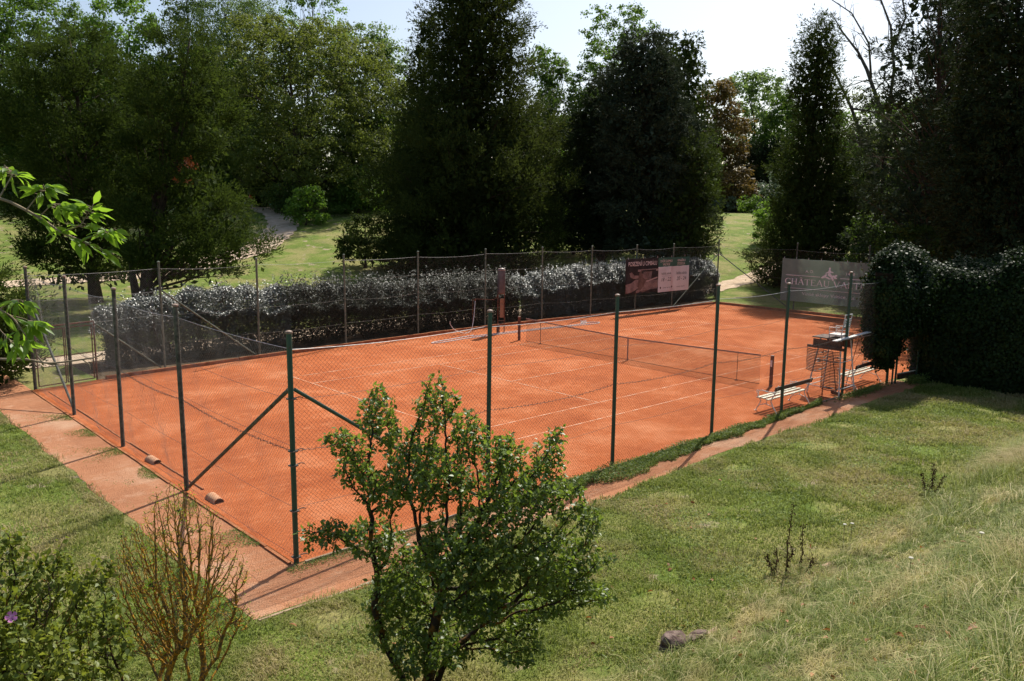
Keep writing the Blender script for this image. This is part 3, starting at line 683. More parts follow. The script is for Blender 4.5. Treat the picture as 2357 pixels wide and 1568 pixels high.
def sheet(fl, x0, x1, z0, z1, mat, name, parent, nx=30, nz=14, sagt=.02):
    V = []; F = []
    for j in range(nz + 1):
        for i in range(nx + 1):
            s = i / nx; tt = j / nz; x = x0 + (x1 - x0) * s; z = z0 + (z1 - z0) * tt - sagt * abs(math.sin(s * PI * 5)) * (tt if tt > .98 else 0)
            V.append((x, z, 0))
    for j in range(nz):
        for i in range(nx): a = j * (nx + 1) + i; F.append((a, a + 1, a + nx + 2, a + nx + 1))
    f2 = Flat(fl.O, fl.A, fl.N); f2.put(V, F, 0.0); f2.put(V, [f[::-1] for f in F], -.004)
    return f2.m.build(name, mat, parent)
# banner on the far fence (faces -y, text runs along +x)
O = (11.0, 9.30, 0); AX = (1, 0, 0); NR = (0, -1, 0)
t = thing('banner', 'dark and pink advertising banner with opening hours on the far fence', 'banner', (11, 9.3, 1.1))
fl = Flat(O, AX, NR)
sheet(fl, 0, 3.02, 1.16, 3.2, M['mdark'], 'photo_panel', t)
sheet(fl, 3.03, 6.1, 1.1, 2.62, M['mpink'], 'hours_panel', t)
sheet(fl, 3.03, 6.1, 2.622, 3.16, M['mgreen'], 'green_header', t)
f = Flat(O, AX, NR)                                       # instrument and hands
f.poly([(1.05, 1.35), (1.25, 2.38), (1.5, 2.55), (3.0, 2.5), (3.0, 1.45), (1.6, 1.2)], .005)
f.m.build('instrument', mat_noise('banner_instrument', (.10, .07, .06), (.19, .14, .12), 3, .6), t)
f = Flat(O, AX, NR)
for k in range(15): x = 1.35 + k * .108; f.poly([(x, 1.3 + .004 * k), (x + .045, 1.3 + .004 * k), (x + .13, 1.88), (x + .085, 1.88)], .007)
for k in range(9): x = 1.55 + k * .09; f.poly([(x, 1.95), (x + .035, 1.95), (x + .12, 2.4), (x + .085, 2.4)], .007)
f.rect(1.1, 2.42, 3.0, 2.5, .007)
for k in range(22): f.rect(1.12 + k * .085, 2.5, 1.17 + k * .085, 2.55, .0075)
f.poly([(1.75, 1.75), (2.95, 1.98), (2.93, 2.06), (1.75, 1.84)], .0075)
f.m.build('strings', M['mstring'], t)
f = Flat(O, AX, NR)
f.poly([(.02, 1.2), (.02, 1.72), (.5, 1.78), (.95, 1.98), (1.3, 1.95), (1.55, 1.86), (1.45, 1.7), (1.2, 1.5), (.9, 1.35), (.5, 1.25)], .009)
f.blob(1.5, 1.86, .2, .07, -.2, .0095); f.blob(1.45, 1.72, .2, .06, -.5, .01)
f.poly([(.35, 2.35), (.45, 2.12), (.75, 2.02), (1.1, 2.02), (1.35, 2.08), (1.4, 2.18), (1.1, 2.2), (.8, 2.22), (.55, 2.42)], .009)
f.blob(1.15, 1.28, .2, .09, .1, .0095)
f.m.build('hands_picture', M['msepia'], t)
f = Flat(O, AX, NR); V, F = text_geo('POSEZENÍ U CIMBÁLU', 1); f.put(fit(V, .24, 2.86, 2.76, 3.07), F, .006)
for s_, x0, x1, z0, z1 in (('DVŮR ZÁMKU', 3.22, 4.36, 2.88, 3.08), ('VALTICE', 3.45, 4.15, 2.68, 2.83), ('VINAŘSKÁ', 4.85, 5.7, 2.88, 3.08), ('STODOLA', 4.87, 5.65, 2.68, 2.83)):
    V, F = text_geo(s_, 1); f.put(fit(V, x0, x1, z0, z1), F, .006)
f.m.build('lettering', M['mpale'], t)
f = Flat(O, AX, NR)
for s_, x0, x1, z0, z1 in (('každý pátek', 3.35, 4.3, 2.1, 2.28), ('18 - 22', 3.35, 4.3, 1.74, 1.96), ('každou sobotu', 4.82, 5.85, 2.1, 2.28), ('20 - 24', 4.85, 5.8, 1.74, 1.96), ('ZÁMEK VALTICE', 3.5, 4.3, 1.32, 1.39), ('VINNÉ SKLEPY', 4.9, 5.7, 1.32, 1.39)):
    V, F = text_geo(s_, 1)
    if '-' in s_: V[:, 0] += V[:, 1] * .2
    f.put(fit(V, x0, x1, z0, z1), F, .006)
f.rect(3.35, 2.045, 4.25, 2.055, .006); f.blob(3.27, 1.36, .06, .07, 0, .006); f.blob(4.42, 1.38, .05, .06, 0, .006)
f.m.build('lettering', M['mink'], t)
f = Flat(O, AX, NR); V = []
for k in range(5): f.rect(.2 + k * 1.35, 3.16, .23 + k * 1.35, 3.28, .003)
f.m.build('ties', M['white'], t)
# banner on the right-hand fence (faces -x, text runs along -y)
O = (20.1, 4.70, 0); AX = (0, -1, 0); NR = (-1, 0, 0)
t = thing('banner', 'long grey green winery banner with pale lettering on the right end fence', 'banner', (20.1, 4.7, .67))
fl = Flat(O, AX, NR); sheet(fl, 0, 6.6, .67, 3.2, M['mgrey'], 'sheet', t, 50, 14)
f = Flat(O, AX, NR)
V, F = serif_text('CHÂTEAU VALTIC', .24, 5.42, 1.68, 2.03); f.put(V, F, .006); V, F = serif_text('E', 5.44, 5.72, 1.68, 2.03); f.put(V, F, .006)
for s_, x0, x1, z0, z1 in (('A. D.', 1.53, 2.05, 2.42, 2.58), ('1430', 4.0, 4.5, 2.42, 2.58), ('Vinné sklepy Valtice, a.s.', 1.38, 4.62, 1.02, 1.27)):
    V, F = text_geo(s_, 1); f.put(fit(V, x0, x1, z0, z1), F, .006)
f.rect(.27, 2.205, 2.45, 2.235, .006); f.rect(3.65, 2.205, 5.8, 2.235, .006); f.rect(.25, 1.45, 5.9, 1.475, .006)
f.m.build('lettering', M['mpale'], t)
f = Flat(O, AX, NR)                                       # seated figure on vine leaves
f.blob(3.0, 2.74, .06, .075); f.blob(3.0, 2.56, .085, .13); f.poly([(2.93, 2.58), (2.75, 2.47), (2.78, 2.43), (2.97, 2.5)], .006); f.poly([(3.05, 2.6), (3.24, 2.56), (3.22, 2.5), (3.05, 2.52)], .0063)
f.poly([(2.92, 2.46), (3.05, 2.48), (3.22, 2.3), (3.3, 2.08), (3.2, 2.06), (3.1, 2.24), (2.9, 2.36)], .0066)
for i, (x, y, rx, ry, ro) in enumerate([(2.7, 2.26, .13, .07, .3), (2.6, 2.2, .09, .045, .1), (2.78, 2.34, .1, .055, .7), (2.88, 2.22, .12, .05, -.2), (3.3, 2.3, .12, .06, -.4), (3.4, 2.36, .08, .05, .2), (3.38, 2.22, .1, .045, -.2), (3.02, 2.16, .1, .035, 0)]):
    f.blob(x, y, rx, ry, ro, .007 + .0003 * i)
f.m.build('emblem', M['mpale'], t)
f = Flat(O, AX, NR)
for k in range(9): f.rect(.1 + k * .78, 3.19, .125 + k * .78, 3.28, .003)
f.m.build('ties', M['white'], t)

# ================================================================== vegetation
def unit(a): return a / (np.linalg.norm(a, axis=-1, keepdims=True) + 1e-9)
def leaves(P, axis, nrm, L, W, fold=0.0, six=False):
    """one diamond (or six-point leaf) per row; returns V,F"""
    n = len(P); axis = unit(axis); side = unit(np.cross(axis, nrm)); up = np.cross(side, axis)
    L = np.broadcast_to(L, n)[:, None]; W = np.broadcast_to(W, n)[:, None]
    if not six:
        V = np.stack([P, P + axis * L * .5 + side * W * .5 + up * W * fold, P + axis * L, P + axis * L * .5 - side * W * .5 + up * W * fold], 1)
        F = np.arange(n * 4).reshape(n, 4)
        return V.reshape(-1, 3), F
    V = np.stack([P, P + axis * L * .3 + side * W * .42 + up * W * fold, P + axis * L * .62 + side * W * .40 + up * W * fold * .9, P + axis * L - up * L * .12,
                  P + axis * L * .62 - side * W * .40 + up * W * fold * .9, P + axis * L * .3 - side * W * .42 + up * W * fold, P + axis * L * .5], 1)
    b = (np.arange(n) * 7)[:, None]
    F = np.concatenate([b + np.array([[0, 1, 6, 5]]), b + np.array([[6, 1, 2, 3]]), b + np.array([[5, 6, 3, 4]])])
    return V.reshape(-1, 3), F
def rnd_unit(n): return unit(rng.normal(size=(n, 3)))

TOT = 0
class Env:
    """crown volume: circles stacked in height, each with its own centre and radius"""
    def __init__(s, rows, D, zb, depth=1.0):
        rows = sorted(rows, key=lambda r: r[0]); z = []; c = []; r = []
        s.D = D
        uc = np.mean([(a + b) / 2 for _, a, b in rows]); s.base = at(uc, 600, D)
        for v, a, b in rows:
            pa = at(a, v, D); pb = at(b, v, D); z.append((pa[2] + pb[2]) / 2); c.append((pa[:2] + pb[:2]) / 2); r.append(np.linalg.norm(pb[:2] - pa[:2]) / 2)
        s.z = np.array(z[::-1]); s.c = np.array(c[::-1]); s.r = np.array(r[::-1]); s.z0 = max(zb, s.z[0]); s.z1 = s.z[-1]; s.depth = depth
        zz = np.linspace(s.z0, s.z1, 60); rr = np.interp(zz, s.z, s.r); s.vol = float(np.sum(PI * rr ** 2) * (zz[1] - zz[0])); s.area = float(np.sum(2 * rr) * (zz[1] - zz[0])); s.zz = zz; s.rr = rr
    def sample(s, n, surf=.5, power=1.3, macro=0):
        p = s.rr ** power + .02 * s.rr.max(); p /= p.sum()
        z = rng.choice(s.zz, n, p=p) + rng.uniform(-.5, .5, n) * (s.zz[1] - s.zz[0])
        r = np.interp(z, s.z, s.r); cx_ = np.interp(z, s.z, s.c[:, 0]); cy_ = np.interp(z, s.z, s.c[:, 1]); a = rng.uniform(0, 2 * PI, n)
        a_ = a; f = rng.uniform(0, 1, n) ** surf
        # lumpy outline
        lump = 1 + .13 * np.sin(3 * a_ + z * .9) + .10 * np.sin(5 * a_ - z * 1.7 + 1) + .08 * np.sin(z * 2.9 + a_)
        rad = r * f * lump * 1.13
        out = np.stack([np.cos(a_), np.sin(a_), np.zeros(n)], 1)
        P = np.stack([cx_ + rad * np.cos(a_), cy_ + rad * np.sin(a_), z], 1)
        if macro and n > 60:
            K = max(8, int(n / macro)); Mi = rng.choice(n, K, replace=False); C_ = P[Mi]
            near = np.concatenate([np.argmin(((P[i:i + 400, None] - C_[None]) ** 2).sum(-1), 1) for i in range(0, n, 400)])
            q_ = .58 if macro > 20 else .7; P = C_[near] + (P - C_[near]) * q_ * np.array([1, 1, .65 if macro > 20 else .85]); s.mvar = rng.random(K)[near]
        else: s.mvar = rng.random(n)
        return P, out, f, r

def trunk(t, base, top, r0, mat, env=None, nl=0, tips=None, name='trunk', bend=.02):
    base = np.array(base, float); top = np.array(top, float); H = np.linalg.norm(top - base)
    n = 9; s = np.linspace(0, 1, n); P = base + (top - base) * s[:, None]
    P[1:-1, :2] += rng.normal(size=(n - 2, 2)) * H * bend
    V, F = polytube(P, r0 * (1 - .88 * s ** .9) + r0 * .35 * np.exp(-s * 18), 8); m = MB().add(V, F)
    if tips is not None and nl:
        idx = rng.choice(len(tips), min(nl, len(tips)), replace=False)
        for i in idx:
            q = tips[i]; f = np.clip((q[2] - base[2]) / H - rng.uniform(.08, .3), .08, .95); k = f * (n - 1); j = int(k); a = P[j] + (P[min(j + 1, n - 1)] - P[j]) * (k - j)
            mid = (a + q) / 2 + np.array([0, 0, rng.uniform(-.05, .12) * np.linalg.norm(q - a)]) + rng.normal(size=3) * .08 * np.linalg.norm(q - a)
            V, F = polytube([a, mid, q], [r0 * .22 * (1 - f * .6), r0 * .13 * (1 - f * .5), .012], 5, False); m.add(V, F)
    return m.build(name, mat, t, smooth=True)

def plumes(C_, out, n_per, L, spread, lsize, up=.6, droop=0, var=None, lw=.3):
    """each cluster centre -> feathery spray of n_per narrow leaves"""
    n = len(C_); ax = unit(out * 1.0 + np.array([0, 0, up]) + rng.normal(size=(n, 3)) * .35)
    k = n_per; s = rng.uniform(0, 1, (n, k)); Lc = L * rng.uniform(.6, 1.3, n)
    ang = rng.uniform(0, 2 * PI, (n, k)); a = unit(np.cross(ax, rnd_unit(n))); b = np.cross(ax, a)
    rad = spread * (1 - s * .75) * rng.uniform(.2, 1, (n, k))
    off = np.cos(ang)[..., None] * a[:, None] + np.sin(ang)[..., None] * b[:, None]
    P = C_[:, None] + ax[:, None] * (s * Lc[:, None])[..., None] + off * rad[..., None]; P[..., 2] -= droop * s ** 2 * Lc[:, None]
    d = unit(ax[:, None] * 1.0 + off * .75 + rng.normal(size=(n, k, 3)) * .3)
    nr = unit(off + rng.normal(size=(n, k, 3)) * .6)
    P = P.reshape(-1, 3); sz = lsize * rng.uniform(.6, 1.35, n * k)
    V, F = leaves(P, d.reshape(-1, 3), nr.reshape(-1, 3), sz, sz * lw)
    v = rng.uniform(0, 1, n) if var is None else var
    return V, F, np.repeat(v, k * 4)
def puffs(C_, R_, n_per, lsize, var=None, flat=.7, lw=.75):
    """leafy clumps: leaves on the outer shell of flattened balls"""
    n = len(C_); k = n_per; d = rnd_unit(n * k).reshape(n, k, 3); d[..., 2] = np.where(rng.uniform(size=(n, k)) < .7, np.abs(d[..., 2]), d[..., 2])
    rr = R_[:, None] * rng.uniform(.35, 1.0, (n, k)) ** .5 * (1 + .35 * rng.normal(size=(n, k)))
    P = C_[:, None] + d * rr[..., None] * np.array([1, 1, flat]); nr = unit(d * .8 + np.array([0, 0, .5]) + rng.normal(size=(n, k, 3)) * .5)
    ax = unit(np.cross(nr, rnd_unit(n * k).reshape(n, k, 3)) + np.array([0, 0, -.35])); sz = lsize * rng.uniform(.55, 1.35, n * k)
    V, F = leaves(P.reshape(-1, 3), ax.reshape(-1, 3), nr.reshape(-1, 3), sz, sz * lw, .12)
    v = rng.uniform(0, 1, n) if var is None else var
    return V, F, np.repeat(v, k * 4)

def tree(kind, name, label, rows, D, mat, base_u=None, lai=2.6, trunk_r=.3, barkm='bark', cat='tree', group=None, leaf=None, clump=1.0, nl=30, lean=0, zb=None, surf=None, gaps=0, core=None, mac=None):
    e = Env(rows, D, -99)
    q = at(base_u if base_u else 0, 600, D)[:2] if base_u else e.c[0]
    gz = float(terrain(*q)) if zb is None else zb
    e = Env(rows, D, gz + .1)
    t = thing(name, label, cat, (q[0], q[1], gz), 0, group)
    px = D / FP * 2.3                                  # world size of one render pixel here
    A = e.area
    if kind == 'feather':
        ls = leaf or max(.20, px * 3.0); k = 26; n = int(A * lai / (ls * ls * .26 * .5 * k)); n = min(int(n * 1.25), 5200)
        P, out, f, r = e.sample(n, surf or .34, macro=mac or 6); V, F, v = plumes(P, out, k, 1.25 * clump, .34 * clump, ls, up=.8, lw=.27, var=np.clip(e.mvar * .8 + .2 * rng.random(n), 0, 1))
    elif kind == 'spruce':
        ls = leaf or max(.20, px * 3.0); k = 26; n = min(5200, int(1.25 * A * lai / (ls * ls * .3 * .5 * k)))
        P, out, f, r = e.sample(n, surf or .34, macro=mac or 6); V, F, v = plumes(P, out, k, .85 * clump, .28 * clump, ls, up=.12, droop=.15, lw=.32, var=np.clip(e.mvar * .8 + .2 * rng.random(n), 0, 1))
    elif kind == 'pine':
        ls = leaf or .26; k = 40; n = min(1500, int(A * lai / (ls * ls * .3 * .5 * k)))
        P, out, f, r = e.sample(n * 3, surf or .5); tier = (np.sin(P[:, 2] * 2.2 + 2 * np.sin(np.arctan2(out[:, 1], out[:, 0]) * 2)) > -.1); P = P[tier][:n]; out = out[tier][:n]
        V, F, v = plumes(P, out, k, .6 * clump, .42 * clump, ls, up=.35, lw=.2)
    else:
        ls = leaf or max(.17, px * 2.1); k = 42; n = max(8, min(2200, int(1.3 * A * lai / (ls * ls * .75 * .5 * k))))
        P, out, f, r = e.sample(n * (2 if gaps else 1), surf or .36, macro=15); mv = e.mvar
        if gaps:
            keep = noise2(P[:, 0] + P[:, 2] * .6, P[:, 1] - P[:, 2] * .5, .55, gaps) > -.25; P = P[keep][:n]; mv = mv[keep][:n]
        n = len(P); V, F, v = puffs(P, np.full(n, .85 * clump) * rng.uniform(.5, 1.15, n), k, ls, var=np.clip(mv * .85 + .15 * rng.random(n), 0, 1))
    # coarse inner foliage closes the middle of the crown
    co_ = core if core is not None else (5.0 if kind in ('feather', 'spruce') else 1.6 if kind == 'pine' else (.5 if gaps else 1.7))
    if co_:
        k2 = 12; l2 = ls * 1.9; n2 = int(A * co_ / (l2 * l2 * .45 * .5 * k2)); P2, o2, f2, r2 = e.sample(n2, .55); ok = f2 < .92
        c2 = np.stack([np.interp(P2[:, 2], e.z, e.c[:, 0]), np.interp(P2[:, 2], e.z, e.c[:, 1])], 1); P2[:, :2] = c2 + (P2[:, :2] - c2) * .88; P2 = P2[ok & (P2[:, 2] < e.z1 - (e.z1 - e.z0) * .06)]
        if kind == 'pine': P2 = P2[np.sin(P2[:, 2] * 2.2) > -.5]
        if gaps: P2 = P2[noise2(P2[:, 0] + P2[:, 2] * .6, P2[:, 1] - P2[:, 2] * .5, .55, gaps) > -.1]
        n2 = len(P2)
        V2, F2, v2 = puffs(P2, np.full(n2, .8 * clump), k2, l2, None, .8, .5); F = np.concatenate([F, F2 + len(V)]); V = np.concatenate([V, V2]); v = np.concatenate([v, v2])
    global TOT; TOT += len(F)
    bs = np.array([q[0], q[1], gz - .1]); topc = np.array([*e.c[-1], e.z1 - .4 if kind in ('feather', 'spruce', 'pine') else e.z0 + (e.z1 - e.z0) * .82])
    trunk(t, bs, topc, trunk_r, M[barkm], tips=P, nl=nl, bend=.006 if kind in ('spruce', 'thuja', 'pine') else .014)
    mesh('crown', V, F, M[mat], t, attr=v)
    return t, P

J = tree
# --- near conifers on the left
t, P = J('feather', 'juniper_tree', 'dark feathery juniper with a broad drooping skirt, leftmost of the two on the lawn',
  [(65, 130, 185), (110, 80, 235), (200, 45, 300), (300, 35, 320), (420, 75, 330), (520, 62, 310), (600, 72, 280), (650, 100, 290)], 50, 'juniper', 215, mac=40, core=2.5, lai=4.0, trunk_r=.34, nl=60)
t, P = J('feather', 'juniper_tree', 'leaning dark juniper with a rusty patch of dead needles beside the sandy path',
  [(70, 425, 448), (130, 365, 490), (200, 335, 505), (300, 312, 520), (400, 300, 485), (450, 305, 505), (490, 305, 535), (540, 305, 570), (590, 305, 572), (640, 330, 550)], 47, 'juniper', 330, mac=40, core=2.5, lai=4.0, trunk_r=.36, nl=70)
Q = np.array([at(u, v, 43.9) for u, v in rng.normal([437, 380], [10, 8], (13, 2))] + [at(u, v, 43.9) for u, v in rng.normal([420, 415], [14, 10], (5, 2))])
V, F, v = plumes(Q, np.repeat([-FH], len(Q), 0), 12, .35, .16, .14); mesh('dead_needles', V, F, M['rust_needle'], t, attr=v)
tt = MB()
for pts in ([(330, 700), (337, 600), (345, 520), (360, 440)], [(318, 700), (306, 640), (300, 580)], [(345, 640), (380, 590), (400, 560)]):
    tt.tube([at(u, v, 46.6) for u, v in pts], np.linspace(.3, .1, len(pts)), 8)
tt.build('stem', M['bark'], t, smooth=True)
# --- great cedar in the middle
J('feather', 'cedar_tree', 'huge dark conical cedar towering over the middle of the hedge',
  [(-170, 1085, 1097), (-100, 1058, 1135), (-30, 1030, 1165), (20, 1014, 1186), (90, 1002, 1192), (150, 992, 1196), (200, 978, 1205), (300, 945, 1238), (400, 900, 1290), (480, 885, 1280), (560, 890, 1240), (640, 905, 1230)], 64, 'cedar', 1062, mac=16, core=8, lai=5.2, trunk_r=.6, nl=120, clump=1.1)
J('feather', 'cedar_tree', 'slim ragged spire of a cedar rising on the left flank of the huge one',
  [(0, 988, 1000), (60, 975, 1003), (130, 952, 1003), (220, 932, 1000), (330, 920, 1000), (600, 905, 1000)], 68, 'cedar', 985, lai=2.0, trunk_r=.25, nl=50)
# --- conifers right of it
J('spruce', 'fir_tree', 'tall bluish grey fir standing behind the advertising banner',
  [(72, 1455, 1500), (120, 1420, 1530), (200, 1402, 1570), (300, 1392, 1597), (400, 1388, 1600), (500, 1405, 1612), (575, 1420, 1620)], 63, 'spruce', 1515, mac=16, core=6, lai=4.4, trunk_r=.42, nl=100)
J('spruce', 'fir_tree', 'shadowed blackish fir pressed against the left of the bluish grey one',
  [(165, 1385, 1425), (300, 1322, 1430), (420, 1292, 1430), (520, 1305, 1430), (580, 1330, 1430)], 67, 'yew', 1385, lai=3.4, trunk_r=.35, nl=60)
J('spruce', 'fir_tree', 'narrow dark fir top peeping between the grey fir and the pointed spruce',
  [(62, 1515, 1535), (140, 1500, 1558), (250, 1495, 1580), (420, 1500, 1590)], 76, 'thuja', 1527, lai=2.2, trunk_r=.25, nl=40)
J('spruce', 'spruce_tree', 'slender pointed spruce with a see through top right of the grey fir',
  [(66, 1572, 1588), (110, 1556, 1603), (160, 1548, 1614), (240, 1552, 1622), (340, 1560, 1640), (500, 1560, 1640)], 73, 'thuja', 1580, lai=1.9, trunk_r=.25, nl=60)
J('feather', 'arborvitae_tree', 'olive green arborvitae with a ragged skirt beside the lawn gap',
  [(330, 1590, 1630), (420, 1570, 1640), (500, 1545, 1632), (560, 1510, 1622), (610, 1500, 1610)], 60, 'thuja', 1570, lai=2.8, trunk_r=.25, nl=50)
J('feather', 'arborvitae_tree', 'tall narrow arborvitae with a thin spire right of the lawn gap',
  [(40, 1876, 1884), (75, 1866, 1898), (110, 1852, 1908), (150, 1846, 1912), (190, 1846, 1908), (220, 1838, 1924), (245, 1852, 1914), (300, 1840, 1922), (400, 1812, 1938), (500, 1792, 1946), (600, 1768, 1955), (690, 1758, 1962)], 62, 'thuja', 1855, core=7, lai=5.0, trunk_r=.3, nl=80)
J('pine', 'pine_tree', 'big dark pine with a reddish trunk above the ivy arch',
  [(-90, 2100, 2260), (0, 2085, 2285), (150, 2040, 2290), (300, 2010, 2285), (450, 1990, 2265), (590, 1995, 2255)], 50, 'pine', 2140, lai=3.2, trunk_r=.33, barkm='bark_red', nl=110, leaf=.26)
J('pine', 'pine_tree', 'lower dark pine between the narrow arborvitae and the big pine',
  [(255, 2025, 2065), (330, 1968, 2085), (450, 1942, 2090), (560, 1950, 2100), (640, 1960, 2100)], 60, 'pine', 2010, lai=2.8, trunk_r=.26, nl=60)
J('spruce', 'cypress_tree', 'almost black cypress filling the right edge of the view',
  [(-110, 2290, 2420), (60, 2250, 2450), (250, 2215, 2480), (420, 2195, 2500), (620, 2200, 2500)], 40, 'yew', 2340, lai=4.6, trunk_r=.4, nl=60)
J('spruce', 'cypress_tree', 'dark cypress behind the big pine near the right edge',
  [(-60, 2190, 2290), (100, 2150, 2310), (300, 2110, 2330), (500, 2090, 2330), (620, 2090, 2330)], 56, 'yew', 2230, lai=2.4, trunk_r=.35, nl=60)
J('feather', 'juniper_bush', 'glossy green juniper bush at the left edge beside the footpath',
  [(600, -120, -50), (650, -130, 0), (700, -140, 35), (760, -140, 55), (820, -140, 62), (870, -140, 40), (905, -140, 10)], 27, 'juniper', -60, lai=3.5, trunk_r=.12, nl=40, cat='bush', leaf=.13, clump=.6)

# --- deciduous wood behind
B = lambda *a, **k: tree('broad', *a, **k)
B('deciduous_tree', 'dark leafy tree filling the top left corner', [(-60, -90, 90), (20, -120, 165), (120, -110, 170), (250, -100, 120), (400, -100, 90), (480, -90, 60)], 108, 'broad_mid', -10, lai=3.2, trunk_r=.4)
B('deciduous_tree', 'bright sunlit green tree behind the left juniper', [(-15, 250, 330), (60, 205, 372), (150, 190, 385), (260, 200, 380), (420, 200, 390)], 106, 'broad_bright', 300, lai=3.0, trunk_r=.35)
B('deciduous_tree', 'sparse dark tree with bare forking limbs behind the two junipers', [(-60, 350, 500), (30, 365, 480), (130, 350, 470), (240, 360, 470)], 112, 'broad_dark', 415, lai=1.0, trunk_r=.4, nl=90, gaps=3)
B('deciduous_tree', 'thin dark tree in front of the bright left gap of sky', [(50, 160, 240), (100, 140, 250), (200, 130, 260), (400, 140, 260)], 108, 'broad_dark', 190, lai=1.8, trunk_r=.3, nl=60)
B('deciduous_tree', 'pale feathery tree along the top edge left of centre', [(-70, 430, 620), (20, 425, 640), (120, 430, 650), (250, 440, 640)], 112, 'broad_pale', 540, lai=2.4, trunk_r=.35, nl=60, leaf=.16)
B('deciduous_tree', 'large yellowish green tree with a dark hollow over the sandy path', [(40, 580, 760), (90, 540, 850), (170, 525, 900), (300, 515, 915), (400, 520, 910), (470, 600, 900)], 97, 'broad_yellow', 690, lai=3.4, trunk_r=.55, nl=90)
B('deciduous_tree', 'light green treetop against the sky behind the yellowish tree', [(-70, 660, 770), (0, 655, 782), (70, 640, 790), (200, 640, 800)], 112, 'broad_bright', 710, lai=1.9, trunk_r=.3, nl=60, gaps=5)
B('deciduous_tree', 'slim pale tree poking over the wood beside the pale gap of sky', [(40, 775, 800), (80, 760, 812), (140, 750, 830), (260, 740, 850)], 108, 'broad_pale', 785, lai=1.6, trunk_r=.2, nl=40)
B('deciduous_tree', 'rounded pale green tree left of the huge cedar', [(62, 830, 890), (100, 795, 930), (180, 785, 950), (300, 780, 960), (480, 780, 960)], 106, 'broad_pale', 880, lai=2.6, trunk_r=.35, nl=60)
B('deciduous_tree', 'small umbrella shaped treetop on a bare stem right of the huge cedar', [(95, 1235, 1290), (125, 1212, 1305), (165, 1213, 1310), (205, 1235, 1290)], 100, 'broad_mid', 1262, lai=2.2, trunk_r=.28, nl=60, clump=.8)
B('deciduous_tree', 'tall open topped tree with leaf clusters behind the grey fir', [(2, 1445, 1488), (30, 1350, 1505), (70, 1342, 1515), (130, 1345, 1510), (200, 1310, 1520), (300, 1300, 1500), (420, 1300, 1500)], 100, 'broad_mid', 1410, lai=2.1, trunk_r=.4, nl=90, gaps=8, clump=.8)
B('deciduous_tree', 'mid green tree mass under the umbrella shaped top', [(200, 1240, 1410), (260, 1215, 1420), (380, 1215, 1420), (500, 1230, 1420), (560, 1240, 1410)], 96, 'broad_dark', 1320, lai=3.0, trunk_r=.4)
B('deciduous_tree', 'yellow green bush catching light at the right skirt of the huge cedar', [(340, 1265, 1300), (400, 1255, 1312), (470, 1250, 1305), (540, 1250, 1290)], 73, 'broad_bright', 1278, lai=2.6, trunk_r=.12, cat='bush', clump=.7)
B('horse_chestnut', 'tall horse chestnut turned brown beyond the lawn gap', [(172, 1625, 1680), (230, 1602, 1698), (320, 1598, 1722), (390, 1610, 1715), (440, 1620, 1700)], 120, 'broad_brown', 1650, core=3, lai=3.2, trunk_r=.35, nl=60)
B('horse_chestnut', 'low spreading brown horse chestnut at the end of the lawn gap', [(385, 1665, 1715), (410, 1645, 1742), (440, 1640, 1745), (466, 1650, 1735)], 113, 'broad_brown', 1690, core=3, lai=3.0, trunk_r=.2, nl=50, clump=.8)
B('deciduous_tree', 'distant rounded green tree above the lawn gap', [(160, 1690, 1760), (200, 1655, 1808), (280, 1680, 1835), (380, 1690, 1840)], 134, 'broad_pale', 1745, lai=3.0, trunk_r=.4)
B('deciduous_tree', 'dark green tree right of the distant rounded one', [(195, 1795, 1835), (260, 1765, 1850), (380, 1740, 1860), (460, 1740, 1850)], 126, 'broad_mid', 1800, lai=3.2, trunk_r=.4)
J('feather', 'yew_tree', 'blackish yew at the far end of the lawn gap', [(330, 1730, 1780), (380, 1712, 1800), (450, 1700, 1810), (475, 1700, 1810)], 122, 'yew', 1755, lai=3.5, trunk_r=.3)
B('deciduous_bush', 'rounded dark green bush on the far lawn', [(452, 1710, 1745), (468, 1697, 1760), (488, 1697, 1765)], 104, 'broad_mid', 1725, lai=3, trunk_r=.1, cat='bush', clump=.6)
B('deciduous_bush', 'pale bluish bush left of the narrow arborvitae', [(398, 1768, 1800), (440, 1755, 1805), (490, 1745, 1805)], 92, 'silver', 1780, lai=2.6, trunk_r=.1, cat='bush', clump=.6)
B('deciduous_bush', 'sunlit yellow green bush at the foot of the narrow arborvitae', [(460, 1758, 1800), (495, 1742, 1800), (530, 1738, 1790), (555, 1742, 1780)], 78, 'broad_bright', 1755, lai=3, trunk_r=.1, cat='bush', clump=.6)
B('deciduous_bush', 'silvery low bush under the brown horse chestnut', [(450, 1645, 1690), (468, 1632, 1705), (482, 1632, 1705)], 112, 'silver', 1668, lai=2.4, trunk_r=.08, cat='bush', clump=.5)
B('deciduous_bush', 'round dark bush on the lawn left of the huge cedar', [(500, 815, 870), (530, 785, 895), (570, 768, 905), (605, 775, 905)], 67, 'thuja', 840, lai=3.2, trunk_r=.12, cat='bush', clump=.6)
B('deciduous_bush', 'sunlit leafy bush at the bend of the sandy path', [(430, 690, 735), (460, 665, 748), (500, 662, 752), (535, 672, 745)], 84, 'broad_bright', 705, lai=2.4, trunk_r=.1, cat='bush', clump=.6)
B('deciduous_bush', 'leafy thicket between the path bush and the round dark bush', [(380, 790, 880), (420, 765, 895), (470, 755, 900), (515, 765, 895)], 92, 'broad_mid', 825, lai=3.4, trunk_r=.15, cat='bush')
B('deciduous_bush', 'shaded thicket left of the path bush at the edge of the sandy path', [(420, 640, 690), (460, 625, 700), (510, 640, 700)], 90, 'broad_dark', 665, lai=3.4, trunk_r=.12, cat='bush')
